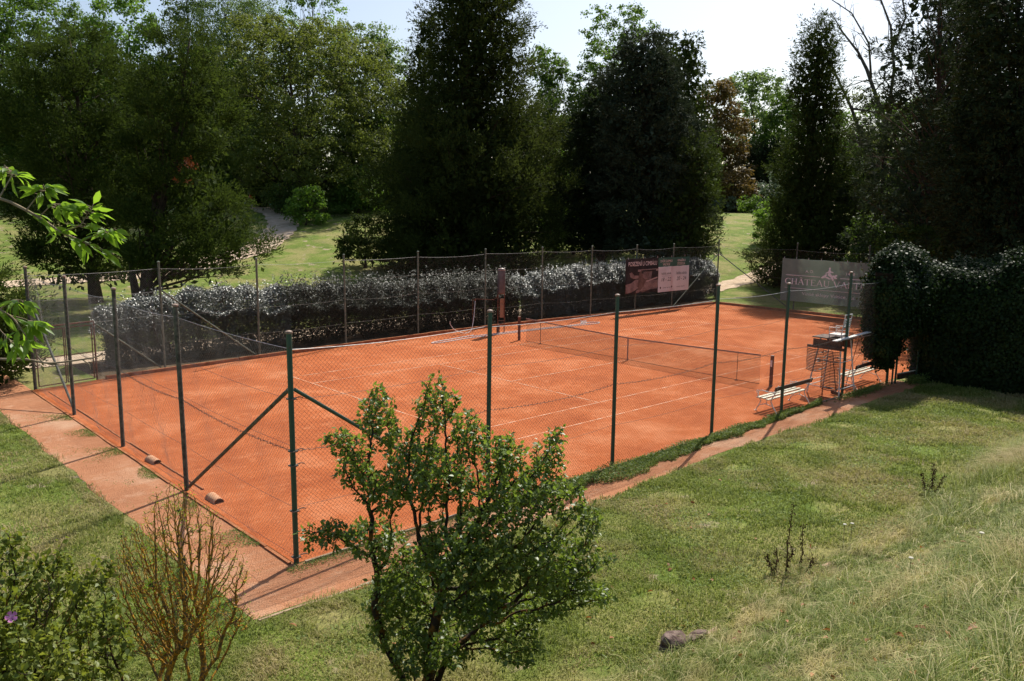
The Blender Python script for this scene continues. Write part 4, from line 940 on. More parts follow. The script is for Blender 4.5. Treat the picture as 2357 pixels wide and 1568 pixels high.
B('deciduous_bush', 'dark thicket in the gap between the huge cedar and the blackish fir', [(430, 1270, 1380), (480, 1245, 1400), (560, 1240, 1400), (600, 1250, 1395)], 73, 'broad_dark', 1320, lai=3.6, trunk_r=.15, cat='bush')
B('deciduous_bush', 'low dark thicket behind the stem of the grey fir', [(480, 1380, 1460), (530, 1370, 1480), (590, 1380, 1470)], 74, 'broad_dark', 1425, lai=3.2, trunk_r=.12, cat='bush')
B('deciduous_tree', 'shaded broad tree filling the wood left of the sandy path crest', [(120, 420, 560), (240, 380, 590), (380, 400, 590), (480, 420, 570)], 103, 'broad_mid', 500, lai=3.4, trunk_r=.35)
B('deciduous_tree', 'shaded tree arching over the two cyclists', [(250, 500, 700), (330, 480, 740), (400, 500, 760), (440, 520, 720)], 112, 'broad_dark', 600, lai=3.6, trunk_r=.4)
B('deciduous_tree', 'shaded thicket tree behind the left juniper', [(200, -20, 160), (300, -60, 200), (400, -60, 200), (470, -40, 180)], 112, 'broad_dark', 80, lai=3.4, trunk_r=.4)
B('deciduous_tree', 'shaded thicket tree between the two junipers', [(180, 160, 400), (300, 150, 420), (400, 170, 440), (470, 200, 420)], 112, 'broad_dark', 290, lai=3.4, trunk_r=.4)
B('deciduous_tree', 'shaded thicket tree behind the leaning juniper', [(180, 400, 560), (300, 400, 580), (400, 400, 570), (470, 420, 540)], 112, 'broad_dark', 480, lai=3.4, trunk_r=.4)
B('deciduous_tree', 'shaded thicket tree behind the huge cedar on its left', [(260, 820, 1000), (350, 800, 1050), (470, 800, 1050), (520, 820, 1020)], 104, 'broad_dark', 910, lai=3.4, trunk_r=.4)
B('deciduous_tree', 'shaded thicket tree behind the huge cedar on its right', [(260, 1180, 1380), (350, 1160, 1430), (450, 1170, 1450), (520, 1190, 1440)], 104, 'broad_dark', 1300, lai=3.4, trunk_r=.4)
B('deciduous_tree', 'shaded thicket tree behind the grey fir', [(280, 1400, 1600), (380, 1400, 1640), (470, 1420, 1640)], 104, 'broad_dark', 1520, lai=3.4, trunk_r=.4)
B('deciduous_tree', 'green tree seen through the branches of the two pines', [(235, 1935, 2090), (300, 1925, 2110), (420, 1925, 2120), (520, 1940, 2110)], 96, 'broad_mid', 2020, lai=3.0, trunk_r=.4)
B('deciduous_tree', 'green tree behind the trunk of the big pine', [(200, 2110, 2300), (300, 2090, 2340), (450, 2090, 2360), (540, 2100, 2340)], 92, 'broad_mid', 2210, lai=3.0, trunk_r=.4)
B('deciduous_bush', 'glossy laurel bush under the lower dark pine', [(500, 1965, 2060), (550, 1945, 2100), (610, 1940, 2120), (650, 1945, 2120)], 53, 'broad_dark', 2030, lai=3.2, trunk_r=.1, cat='bush', clump=.6)
B('deciduous_bush', 'dull green bush behind the ivy arch', [(520, 2050, 2200), (560, 2040, 2240), (610, 2040, 2260)], 46, 'juniper', 2150, lai=3.0, trunk_r=.1, cat='bush', clump=.6)
# understorey fringe behind the wood: nobody could count it
Pn = []
for k in range(1500):
    D = rng.uniform(120, 132); u = rng.uniform(-300, 2700); h = rng.uniform(0, 1) ** .8 * ((13 if u < 1560 else 11) if not 1590 < u < 1880 else 3.0); q = at(u, 600, D); Pn.append((q[0], q[1], float(terrain(q[0], q[1])) + h))
for k in range(700):
    D = rng.uniform(105, 112); u = rng.uniform(-200, 1000); q = at(u, 600, D); Pn.append((q[0], q[1], float(terrain(q[0], q[1])) + rng.uniform(0, 1) ** .8 * 3.2))
Pn = np.array(Pn); V, F, v = puffs(Pn, rng.uniform(1.0, 2.2, len(Pn)), 60, .55)
tag(mesh('undergrowth', V, F, M['broad_dark'], attr=v), 'dark woodland undergrowth closing the view behind the trees', 'undergrowth', kind='stuff')

# --- bare branching tree, top right
def twigs(segs_, a, d, L, r, depth, spread=.55, up=.1):
    n = max(2, int(L / .5)); p = np.array(a, float); d = unit(np.array(d, float))
    for i in range(n):
        d = unit(d + rng.normal(size=3) * .16 + np.array([0, 0, up * .3])); q = p + d * L / n; r2 = r * (1 - .5 * (i + 1) / n)
        segs_.append((p, q, r * (1 - .5 * i / n), r2))
        if depth > 0 and rng.random() < .75:
            dd = unit(d + rng.normal(size=3) * spread); twigs(segs_, q, dd, L * rng.uniform(.35, .65), r2 * .6, depth - 1, spread, up)
        p = q
t = thing('bare_tree', 'half dead tree with bare crooked limbs reaching over the narrow arborvitae', 'tree', (*at(2020, 600, 70)[:2], float(terrain(*at(2020, 600, 70)[:2]))))
m = MB(); sg = []
def limb(pts, r0, r1, D0=70, D1=None):
    D1 = D1 or D0; n = len(pts); P = [at(u, v, D0 + (D1 - D0) * i / (n - 1)) for i, (u, v) in enumerate(pts)]
    R_ = np.linspace(r0, r1, n); m.tube(P, R_, 7)
    for i in range(1, n):
        for _ in range(4):
            f = rng.random(); a = P[i - 1] + (P[i] - P[i - 1]) * f; d = unit(P[i] - P[i - 1]) + rng.normal(size=3) * .7
            twigs(sg, a, d, rng.uniform(.8, 2.2), R_[i] * .35 + .012, 2)
B0 = at(2030, 640, 70)
limb([(2030, 620), (2022, 520), (2012, 430), (1998, 330), (1975, 290)], .34, .16)
limb([(2012, 430), (1990, 340), (1950, 310), (1900, 300), (1870, 330)], .15, .03, 70, 68)
limb([(1998, 360), (1960, 250), (1925, 175), (1912, 145), (1918, 120)], .16, .03, 70, 71)
limb([(1960, 250), (1995, 255), (2040, 265), (2090, 270)], .1, .04)
limb([(2012, 430), (2040, 290), (1995, 160), (1975, 120), (1940, 75), (1912, 28)], .22, .03, 70, 72)
limb([(2005, 180), (2000, 100), (1960, 30), (1900, -10)], .10, .03)
limb([(2040, 290), (2058, 160), (2050, 60), (2020, -20)], .16, .06, 70, 69)
limb([(2050, 120), (2085, 40), (2070, -40)], .12, .05)
m.build('trunk', M['bark_grey'], t, smooth=True)
V, F = segs([a for a, b, c, d in sg], [b for a, b, c, d in sg], [c for a, b, c, d in sg], [max(d, .008) for a, b, c, d in sg], 4); mesh('twigs', V, F, M['bark_grey'], t)
Pc = np.array([at(u, v, 70) for u, v in rng.normal([1985, 225], [18, 16], (14, 2))] + [at(u, v, 70) for u, v in rng.normal([2010, 330], [26, 40], (40, 2))])
V, F, v = puffs(Pc, rng.uniform(.3, .7, len(Pc)), 40, .16); mesh('crown', V, F, M['broad_yellow'], t, attr=v)

# ------------------------------------------------------------------ hedges
def hedge(name, label, x0, x1, ztop, mat, dens, lsz, twig=0.0, seed=0, y0=11.0, y1=13.0, low=.12):
    t = thing(name, label, 'hedge', ((x0 + x1) / 2, (y0 + y1) / 2, 0))
    L = x1 - x0; n = int(L * dens)
    x = rng.uniform(x0, x1, n); face = rng.random(n) * .86
    zt = np.interp(x, [p[0] for p in ztop], [p[1] for p in ztop]) + .12 * noise2(x, x * .3, 1.9, seed) + .08 * np.sin(x * 5.3)
    bulge = .16 * noise2(x, x, .9, seed + 1)
    z = rng.random(n) ** .85 * (zt - .75); y = np.where(face < .36, y0 + rng.exponential(.14, n) - bulge, np.where(face < .75, rng.uniform(y0, y1, n), rng.uniform(y0, y1, n)))
    topm = (face >= .36) & (face < .80); yc = (y0 + y1) / 2; hw = (y1 - y0) / 2; dome = 1.0 * np.abs((y - yc) / hw) ** 2.2; z = np.where(topm, zt - dome - rng.exponential(.07, n) + .06 * rng.normal(size=n), z)
    round_ = np.clip((z - zt + .5) / .5, 0, 1) ** 2 * .3; y = np.where(face < .36, y + round_, y)
    keep = (z > low + .25 * noise2(x, y, 2.3, seed + 2)) ; x, y, z = x[keep], y[keep], z[keep]
    # upright sprigs sticking out of the top
    if twig:
        k = int(L * 20 * twig); sx = rng.uniform(x0, x1, k); sy = rng.uniform(y0 + .1, y1 - .2, k); sh = rng.uniform(.15, .65, k) * (twig ** .5); m_ = 16
        bz = np.interp(sx, [p[0] for p in ztop], [p[1] for p in ztop]) - .1
        ff = rng.uniform(0, 1, (k, m_)); lx = rng.normal(size=(k, 1)) * .12
        x = np.concatenate([x, (sx[:, None] + lx * ff + rng.normal(size=(k, m_)) * .03).ravel()]); y = np.concatenate([y, (sy[:, None] + rng.normal(size=(k, m_)) * .03).ravel()]); z = np.concatenate([z, (bz[:, None] + ff * sh[:, None]).ravel()])
    n = len(x); P = np.stack([x, y, z], 1)
    nr = unit(rng.normal(size=(n, 3)) * .34 + np.array([-.06, -.46, .86])); ax = unit(np.cross(nr, rnd_unit(n)) + np.array([0, -.1, .25])); s = lsz * rng.uniform(.6, 1.3, n)
    V, F = leaves(P, ax, nr, s, s * .5, .1); v = .5 + .5 * noise2(x, z * 2, 1.5, seed)
    mesh('foliage', V, F, M[mat], t, attr=np.repeat(np.clip(v, 0, 1), 4))
    sg = []; k = int(L * 3.2)
    for i in range(k):
        bx = rng.uniform(x0 + .1, x1 - .1); by = rng.uniform(y0 + .3, y1 - .3); zt_ = float(np.interp(bx, [p[0] for p in ztop], [p[1] for p in ztop]))
        p = np.array([bx, by, -.05])
        for j in range(5):
            q = p + np.array([rng.normal() * .12, rng.normal() * .12, zt_ / 5]); sg.append((p, q, .035 * (1 - j * .17), .035 * (1 - (j + 1) * .17)))
            if j: sg.append((q, q + np.array([rng.normal() * .35, rng.normal() * .3, .35]), .012, .005))
            p = q
    V, F = segs([a for a, b, c, d in sg], [b for a, b, c, d in sg], [c for a, b, c, d in sg], [d for a, b, c, d in sg], 5); mesh('stems', V, F, M['bark'], t)
    return t
hedge('hedge', 'glittering glossy leaved hedge behind the left half of the far fence', -16.4, -9.0, [(-16.4, 2.0), (-15, 2.3), (-12.6, 2.55), (-9, 2.5)], 'hedge', 17000, .074, .8, 1)
hedge('hedge', 'dull dark hedge with thin upright shoots between the two glossy hedges', -9.1, 4.4, [(-9, 2.5), (-3, 2.3), (4.4, 2.25)], 'hedge_dull', 12000, .085, 1.8, 2)
hedge('hedge', 'glittering glossy leaved hedge behind the advertising banner', 4.6, 23.2, [(4.6, 2.1), (8, 2.45), (14, 2.7), (23.2, 2.5)], 'hedge', 14500, .078, .7, 3)

# ------------------------------------------------------------------ ivy covered corner
def ivy_box(parent, name, boxes, dens, lsz, mat='ivy'):
    PP = []; NN = []
    for (x0, x1, y0, y1, z0, z1) in boxes:
        for (ax_, val, sgn) in ((0, x0, -1), (0, x1, 1), (1, y0, -1), (1, y1, 1), (2, z1, 1), (2, z0, -1)):
            dims = [(x0, x1), (y0, y1), (z0, z1)]; o = [i for i in range(3) if i != ax_]
            A = (dims[o[0]][1] - dims[o[0]][0]) * (dims[o[1]][1] - dims[o[1]][0]); n = int(A * dens)
            P = np.zeros((n, 3)); P[:, ax_] = val; P[:, o[0]] = rng.uniform(*dims[o[0]], n); P[:, o[1]] = rng.uniform(*dims[o[1]], n)
            nn = np.zeros(3); nn[ax_] = sgn
            P += nn * (.16 * noise2(P[:, o[0]], P[:, o[1]], 1.6, ax_ + 1) + rng.normal(size=n) * .07 - .03)[:, None]
            P += nn * (rng.exponential(.13, n) * (rng.random(n) < .16))[:, None] * np.array([1, 1, .6])
            # round the upper edges
            cx_, cy_ = (x0 + x1) / 2, (y0 + y1) / 2; hi = np.clip((P[:, 2] - (z1 - .8)) / .8, 0, 1.3) ** 2 * .28
            P[:, 0] += -np.sign(P[:, 0] - cx_) * np.minimum(hi, abs(P[:, 0] - cx_)); P[:, 1] += -np.sign(P[:, 1] - cy_) * np.minimum(hi, abs(P[:, 1] - cy_)) * (1 if y1 - y0 < 3 else 0)
            PP.append(P); NN.append(np.repeat([nn], n, 0))
    P = np.concatenate(PP); Nn = np.concatenate(NN); n = len(P); hi_ = np.clip((P[:, 2] - 3.2) / 1.0, 0, 1)[:, None]; nr = unit(Nn * (1 - .75 * hi_) + rng.normal(size=(n, 3)) * .42 + np.array([0, 0, .35]) + hi_ * np.array([-.35, -.12, .8])); ax = unit(np.cross(nr, rnd_unit(n)) + np.array([0, 0, -.5])); s = lsz * rng.uniform(.6, 1.3, n)
    V, F = leaves(P, ax, nr, s, s * .85, .1); v = np.clip(.5 + .5 * noise2(P[:, 0] + P[:, 1], P[:, 2], 1.3, 4), 0, 1)
    return mesh(name, V, F, M[mat], parent, attr=np.repeat(v, 4))
t = thing('ivy_hedge', 'big dark mound of ivy over the gateway at the right end of the near fence', 'ivy', (3.4, -8.9, 0))
ivy_box(t, 'foliage', [(2.55, 5.9, -9.55, -8.3, 1.95, 4.15), (2.9, 5.3, -9.4, -8.2, 3.6, 4.75), (2.6, 3.55, -9.25, -8.4, 1.2, 2.4), (3.0, 3.6, -9.1, -8.5, .75, 1.5)], 1300, .095)
sg = []
for k in range(70):
    x = rng.uniform(2.3, 3.7); y = rng.uniform(-9.4, -8.3); z = rng.uniform(1.2, 3.8); p = np.array([x, y, z])
    for j in range(3): q = p + np.array([rng.normal() * .1 - .04, rng.normal() * .08, -.14]); sg.append((p, q, .007, .005)); p = q
V, F = segs([a for a, b, c, d in sg], [b for a, b, c, d in sg], .007, .005, 4); mesh('vines', V, F, M['bark'], t)
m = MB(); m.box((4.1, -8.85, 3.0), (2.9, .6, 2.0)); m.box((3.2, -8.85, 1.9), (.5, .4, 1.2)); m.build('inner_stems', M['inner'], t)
t = thing('ivy_hedge', 'long tall wall of blackish ivy running from the gateway to the right edge', 'ivy', (6.6, -16, 0))
ivy_box(t, 'foliage', [(5.35, 8.6, -30, -8.9, 0, 4.0), (5.6, 8.4, -24, -11.5, 3.6, 4.7), (6.2, 9.5, -9.7, -9.0, 0, 4.2), (8, 19.5, -9.6, -8.8, 0, 4.1)], 800, .105)
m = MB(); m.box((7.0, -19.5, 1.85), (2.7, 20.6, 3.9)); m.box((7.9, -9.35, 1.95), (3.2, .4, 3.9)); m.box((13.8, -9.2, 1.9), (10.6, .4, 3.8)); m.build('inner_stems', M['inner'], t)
# small gate under the ivy arch
t = thing('garden_gate', 'dark green gate posts and rusty sill under the ivy arch', 'gate', (3.76, -8.95, 0))
for x, y in ((3.76, -8.98), (3.98, -9.0), (4.12, -8.95)): MB().tube([(x, y, 0), (x, y, 2.2)], .035, 8).build('post', M['green'], t)
MB().tube([(5.3, -9.2, 0), (5.3, -9.2, 2.2)], .035, 8).build('post', M['green'], t)
MB().beam((4.15, -9.0, .22), (5.3, -9.15, .22), .04, .2).build('sill_board', M['brownwood'], t)
MB().beam((4.15, -9.0, .335), (5.3, -9.15, .335), .05, .03).build('sill_rail', M['slat'], t)
A, B_ = panel((4.75, -9.02), (5.3, -9.15), 1.9, .4, pitch=.06, wob=.03); V, F = segs(A, B_, .003, .003, 3); mesh('wire_mesh', V, F, M['wire'], t)

# ------------------------------------------------------------------ space colonisation shrubs
def colonise(base_pts, attr_pts, step, infl, kill, iters, bias=(0, 0, .15), jit=.12):
    N_ = []; par = []
    for bp in base_pts:
        if np.ndim(bp) == 1: N_.append(np.array(bp, float)); par.append(-1)
        else:
            if not N_: N_.append(np.mean([c_[0] for c_ in base_pts], 0) - np.array([0, 0, .12])); par.append(-1)
            for i_, q_ in enumerate(bp): N_.append(np.array(q_, float)); par.append(len(N_) - 2 if i_ else 0)
    A = np.array(attr_pts, float)
    near = np.full(len(A), 1e9); ni = np.zeros(len(A), int)
    for i, b in enumerate(N_):
        d = np.linalg.norm(A - b, axis=1); mk = d < near; near[mk] = d[mk]; ni[mk] = i
    alive = np.ones(len(A), bool); bias = np.array(bias)
    for it in range(iters):
        act = alive & (near < infl)
        if not act.any():
            act = alive
            if not act.any(): break
        idx = np.unique(ni[act]); new = []
        for i in idx:
            a = A[act & (ni == i)]; d = unit(a - N_[i]).mean(0); d = unit(d + bias + rng.normal(size=3) * jit); p = N_[i] + d * step
            new.append((p, i))
        added = 0
        for p, i in new:
            if len(N_) > 15000: break
            N_.append(p); par.append(i); j = len(N_) - 1; d = np.linalg.norm(A - p, axis=1); mk = (d < near - 1e-6); near[mk] = d[mk]; ni[mk] = j; alive &= d > kill; added += 1
        if added == 0: break
    return np.array(N_), np.array(par)
def fan(base, n, L, spread, step, r0=.12, up=1.0):
    out = []
    for i in range(n):
        a_ = 2 * PI * (i + rng.uniform(-.3, .3)) / n; d_ = np.array([math.cos(a_) * spread, math.sin(a_) * spread, up]) * 1.0; p_ = base + np.array([math.cos(a_) * r0 * rng.uniform(.3, 1), math.sin(a_) * r0 * rng.uniform(.3, 1), -.05]); c_ = [p_]
        for _ in range(int(L * rng.uniform(.7, 1.2) / step)):
            d_ = unit(d_ + rng.normal(size=3) * .13 + np.array([0, 0, .06])); p_ = p_ + d_ * step; c_.append(p_)
        out.append(np.array(c_))
    return out
def pipe(N_, par, r_tip, expo=2.3, rmax=9):
    n = len(N_); w = np.zeros(n); kids = np.zeros(n, int)
    for i in range(n - 1, -1, -1):
        if w[i] == 0: w[i] = r_tip ** expo
        if par[i] >= 0: w[par[i]] += w[i]; kids[par[i]] += 1
    return np.minimum(w ** (1 / expo), rmax), kids
def shrub_mesh(N_, par, r, sides=5):
    i = np.where(par >= 0)[0]; return segs(N_[par[i]], N_[i], r[par[i]] * .95, r[i], sides)
def lobes(L_, n):                   # L_: list of (centre xyz, radii xyz) -> attractors spread in the ellipsoids
    w = np.array([np.prod(r) ** .7 for c, r in L_]); w /= w.sum(); out = []
    for (c, r), wi in zip(L_, w):
        k = int(n * wi) + 3; d = rnd_unit(k) * (rng.uniform(0, 1, k) ** .4)[:, None]; out.append(np.array(c) + d * np.array(r))
    return np.concatenate(out)
sc_ = 1.0
def lb(u, v, ru, rv, D, dd=0, dep=.8):
    """lobe centred at frame point (u,v) at forward distance D+dd, radii ru,rv in the same units"""
    c = at(u, v, D + dd); s = (D + dd) / FP * sc_
    return (c, (ru * s * .9, ru * s * .9 * 1.0, rv * s))
# main leafy shrub tree
Db = 9.6
bb = at(975, 1640, Db); zb_ = float(terrain(bb[0], bb[1])); base = np.array([bb[0], bb[1], zb_])
L_ = [lb(995, 945, 50, 75, Db, .2), lb(1040, 930, 30, 40, Db, .0), lb(870, 960, 60, 70, Db, .5), lb(795, 1020, 55, 40, Db, -.2), lb(1080, 1000, 60, 60, Db, .3), lb(1160, 1050, 70, 60, Db, -.3), lb(1265, 1060, 50, 60, Db, .4), lb(755, 1015, 22, 22, Db, -.2), lb(865, 915, 24, 35, Db, .3), lb(1000, 890, 22, 35, Db, .1),
      lb(990, 1090, 130, 80, Db, 0), lb(880, 1130, 70, 60, Db, .1), lb(930, 1030, 60, 50, Db, .2), lb(1180, 1140, 130, 70, Db, 0), lb(1310, 1150, 55, 60, Db, -.2), lb(1360, 1200, 40, 50, Db, .2), lb(820, 1080, 60, 50, Db, .3), lb(860, 1240, 90, 50, Db, .2), lb(770, 1230, 60, 35, Db, -.3), lb(715, 1235, 28, 35, Db, -.3),
      lb(1080, 1270, 150, 90, Db, -.4), lb(1240, 1290, 120, 80, Db, -.2), lb(1150, 1420, 110, 60, Db, .2), lb(1300, 1340, 70, 60, Db, .1), lb(900, 1380, 80, 60, Db, .3), lb(940, 1330, 100, 90, Db, .1), lb(1330, 1290, 65, 60, Db, .2), lb(1090, 1390, 110, 45, Db, -.5), lb(1250, 1390, 90, 25, Db, .1), lb(1360, 1370, 55, 30, Db, .3), lb(900, 1450, 70, 60, Db, .2), lb(1000, 1490, 120, 60, Db, -.2), lb(1190, 1500, 80, 25, Db, -.3), lb(1400, 1290, 22, 25, Db, 0), lb(1395, 1375, 30, 18, Db, 0), lb(1280, 1000, 22, 25, Db, .1)]
A = lobes(L_, 8000); A = A[A[:, 2] > zb_ + .22]
bases = fan(base, 7, 1.3, .45, .075, .14)
Nn, par = colonise(bases, A, .07, 1.0, .09, 150, (0, 0, .10), .18); r, kids = pipe(Nn, par, .0034, 2.12, .10)
t = thing('leafy_shrub', 'large leafy shrub with lichened stems in the middle foreground', 'shrub', tuple(base))
V, F = shrub_mesh(Nn, par, r, 6); mesh('stems', V, F, M['bushbark'], t, smooth=True)
thin = np.where(r < .011)[0]; thin = thin[noise2(Nn[thin, 0] + Nn[thin, 2], Nn[thin, 1] - Nn[thin, 2] * 1.3, 2.6, 4) > -.95]; k = 9; P = np.repeat(Nn[thin], k, 0) + rng.normal(size=(len(thin) * k, 3)) * .024
d = np.repeat(unit(Nn[thin] - Nn[np.maximum(par[thin], 0)]), k, 0); n = len(P); ax = unit(d * .5 + rnd_unit(n) + np.array([0, 0, -.05])); nr = unit(rng.normal(size=(n, 3)) * .7 + np.array([0, 0, .8]))
s = .062 * rng.uniform(.45, 1.35, n); V, F = leaves(P, ax, nr, s, s * .62, .10, six=True)
cv = np.clip(.5 + .6 * noise2(P[:, 0] * 1.4 + P[:, 2], P[:, 1] * 1.4 - P[:, 2], 1.6, 2), 0, 1)
mesh('foliage', V, F, M['bush'], t, attr=np.repeat(cv, 7))
print('bush nodes', len(Nn), 'leaves', n)
# bare lichened shrub
Dc = 8.6; bb = at(405, 1640, Dc); zc = float(terrain(bb[0], bb[1])); base = np.array([bb[0], bb[1], zc])
L_ = [lb(400, 1200, 75, 90, Dc, 0), lb(330, 1290, 75, 110, Dc, .2), lb(285, 1350, 45, 120, Dc, -.2), lb(470, 1250, 60, 100, Dc, .2), lb(530, 1330, 50, 90, Dc, -.2), lb(400, 1380, 120, 120, Dc, 0), lb(480, 1420, 80, 90, Dc, .3), lb(560, 1420, 30, 50, Dc, 0), lb(350, 1460, 70, 80, Dc, 0)]
A = lobes(L_, 5200); A = A[A[:, 2] > zc + .3]; bases = fan(base, 15, 1.3, .34, .05, .2)
Nn, par = colonise(bases, A, .05, 1.2, .052, 150, (0, 0, .75), .13); r, kids = pipe(Nn, par, .0030, 2.35, .036); print('bare', len(Nn))
t = thing('bare_shrub', 'leafless shrub covered in orange lichen at the lower left', 'shrub', tuple(base))
V, F = shrub_mesh(Nn, par, r * 1.0, 6); mesh('branches', V, F, M['lichen'], t, smooth=True)
tips = np.where(kids == 0)[0]; tips = np.repeat(tips, 3); P = Nn[tips] + rng.normal(size=(len(tips), 3)) * .02; n = len(P)
V, F = leaves(P, rnd_unit(n), rnd_unit(n), .022 * rng.uniform(.5, 1.4, n), .012, .1); mesh('buds', V, F, M['young'], t, attr=np.full(n * 4, .5))
# hibiscus bush bottom left
Dh = 7.4; bb = at(90, 1700, Dh); zc = float(terrain(bb[0], bb[1])); base = np.array([bb[0], bb[1], zc])
L_ = [lb(60, 1430, 190, 150, Dh, 0), lb(120, 1330, 70, 70, Dh, .3), lb(230, 1330, 50, 50, Dh, .2), lb(20, 1260, 50, 60, Dh, .1), lb(240, 1480, 80, 110, Dh, 0), lb(100, 1540, 180, 120, Dh, -.4), lb(-120, 1450, 200, 200, Dh, 0), lb(140, 1270, 25, 40, Dh, .2)]
A = lobes(L_, 5200); A = A[A[:, 2] > zc + .2]; bases = fan(base, 9, 1.4, .5, .065, .2)
Nn, par = colonise(bases, A, .065, 1.0, .085, 120, (0, 0, .3), .16); r, kids = pipe(Nn, par, .0028, 2.3, .035); print('hib', len(Nn))
t = thing('hibiscus_bush', 'dense green hibiscus bush with one pink flower in the bottom left corner', 'bush', tuple(base))
V, F = shrub_mesh(Nn, par, r, 5); mesh('stems', V, F, M['bushbark'], t)
thin = np.where(r < .010)[0]; thin = thin[noise2(Nn[thin, 0] + Nn[thin, 2], Nn[thin, 1] - Nn[thin, 2], 3.0, 2) > -.4]; k = 6; P = np.repeat(Nn[thin], k, 0) + rng.normal(size=(len(thin) * k, 3)) * .025; n = len(P)
ax = unit(rnd_unit(n) + np.array([0, 0, -.25])); nr = unit(rng.normal(size=(n, 3)) * .7 + np.array([0, 0, .7])); s = .066 * rng.uniform(.5, 1.3, n)
V, F = leaves(P, ax, nr, s, s * .6, .10, six=True); mesh('foliage', V, F, M['hibiscus'], t, attr=np.repeat(np.clip(.5 + .6 * noise2(P[:, 0] * 2, P[:, 2] * 2, 1.3, 6), 0, 1), 7))
fc = at(26, 1420, Dh - .75); nv = unit(CP - fc + np.array([0, 0, .6])); a = unit(np.cross(nv, [0, 0, 1])); b = np.cross(nv, a); m = MB()
for k in range(5):
    a0 = 2 * PI * k / 5; dr = a * math.cos(a0) + b * math.sin(a0); sd = -a * math.sin(a0) + b * math.cos(a0)
    m.add([fc, fc + dr * .02 + sd * .012, fc + dr * .042 + sd * .02 + nv * .008, fc + dr * .05 + nv * .012, fc + dr * .042 - sd * .02 + nv * .008, fc + dr * .02 - sd * .012], [(0, 1, 2, 3, 4, 5)])
m.build('flower', M['petal'], t)

# young poplar whose twigs hang into the frame at the left
t = thing('poplar_sapling', 'young poplar with bright drooping leaves hanging in from the left edge', 'tree', (*at(-520, 700, 2.1)[:2], float(terrain(*at(-520, 700, 2.1)[:2]))))
b0_ = np.array(t.location); m = MB()
m.tube([b0_, b0_ + np.array([.03, .02, .9]), at(-500, 640, 2.1), at(-480, 300, 2.1)], [.03, .026, .02, .012], 8); m.build('trunk', M['bark_grey'], t, smooth=True)
def twig_leaves(paths, D, k, lsz, name, droop=.5, mat='young', skipfirst=0):
    PP = []; AX = []; sg_ = MB()
    for pts, r0 in paths:
        Q = smooth_path([at(u, v, D + dd) for (u, v, dd) in pts], 30, 2); sg_.tube(Q, np.linspace(r0, r0 * .35, 30), 6)
        for j in range(k):
            i = int(rng.uniform(skipfirst, 1) * 28); PP.append(Q[i]); dd = unit(Q[i + 1] - Q[i]); AX.append(dd * .6 + RV * rng.normal() * .8 + FV * rng.normal() * .7 - np.array([0, 0, droop * rng.uniform(.2, 1.6)]))
    P = np.array(PP); ax = unit(np.array(AX)); n = len(P); P2 = P + ax * .012
    nr = unit(rng.normal(size=(n, 3)) * .55 + np.array([0, 0, .7]) - FV * .3); s = lsz * rng.uniform(.6, 1.2, n); V, F = leaves(P2, ax, nr, s, s * .35, .12, six=True)
    for i in range(n): sg_.tube([P[i], P2[i]], .0008, 4)
    return sg_, V, F, n
sg_, V, F, n = twig_leaves([([(-500, 330, 0), (-300, 400, .0), (0, 452, .02), (90, 500, .0), (140, 535, 0), (200, 560, 0), (262, 586, 0)], .005),
    ([(60, 485, 0), (95, 440, .02), (100, 425, 0)], .002), ([(140, 535, 0), (185, 520, 0), (215, 470, .02)], .002), ([(0, 452, 0), (30, 400, .03), (10, 380, .05)], .002), ([(90, 500, 0), (120, 470, -.03), (160, 470, 0)], .0018), ([(190, 555, 0), (235, 535, .02), (265, 525, 0)], .0018)], 2.1, 30, .047, 'a', skipfirst=.45)
sg_.build('branch', M['twig'], t, smooth=True); mesh('leaves', V, F, M['young'], t, attr=np.full(n * 7, .5))
sg_, V, F, n = twig_leaves([([(-480, 600, 0), (-200, 640, 0), (-40, 690, 0), (30, 730, 0), (70, 790, 0)], .004), ([(0, 712, 0), (30, 690, .02), (50, 690, 0)], .0018), ([(-40, 690, 0), (0, 760, .02), (40, 800, 0)], .0018), ([(20, 725, 0), (60, 735, .02), (75, 745, 0)], .0016)], 2.0, 18, .046, 'b', skipfirst=.6)
sg_.build('branch', M['twig'], t, smooth=True); mesh('leaves', V, F, M['young'], t, attr=np.full(n * 7, .5))
sg_, V, F, n = twig_leaves([([(-490, 800, 0), (-200, 815, 0), (0, 828, 0), (60, 826, 0), (110, 838, 0), (160, 832, 0), (200, 826, 0), (225, 822, 0), (238, 812, 0)], .0042), ([(110, 838, 0), (140, 840, 0), (165, 835, 0)], .002), ([(100, 836, 0), (85, 818, 0), (95, 808, 0)], .0018), ([(190, 828, 0), (205, 838, 0), (208, 845, 0)], .0018)], 2.2, 1, .012, 'c')
sg_.build('branch', M['twig'], t, smooth=True)

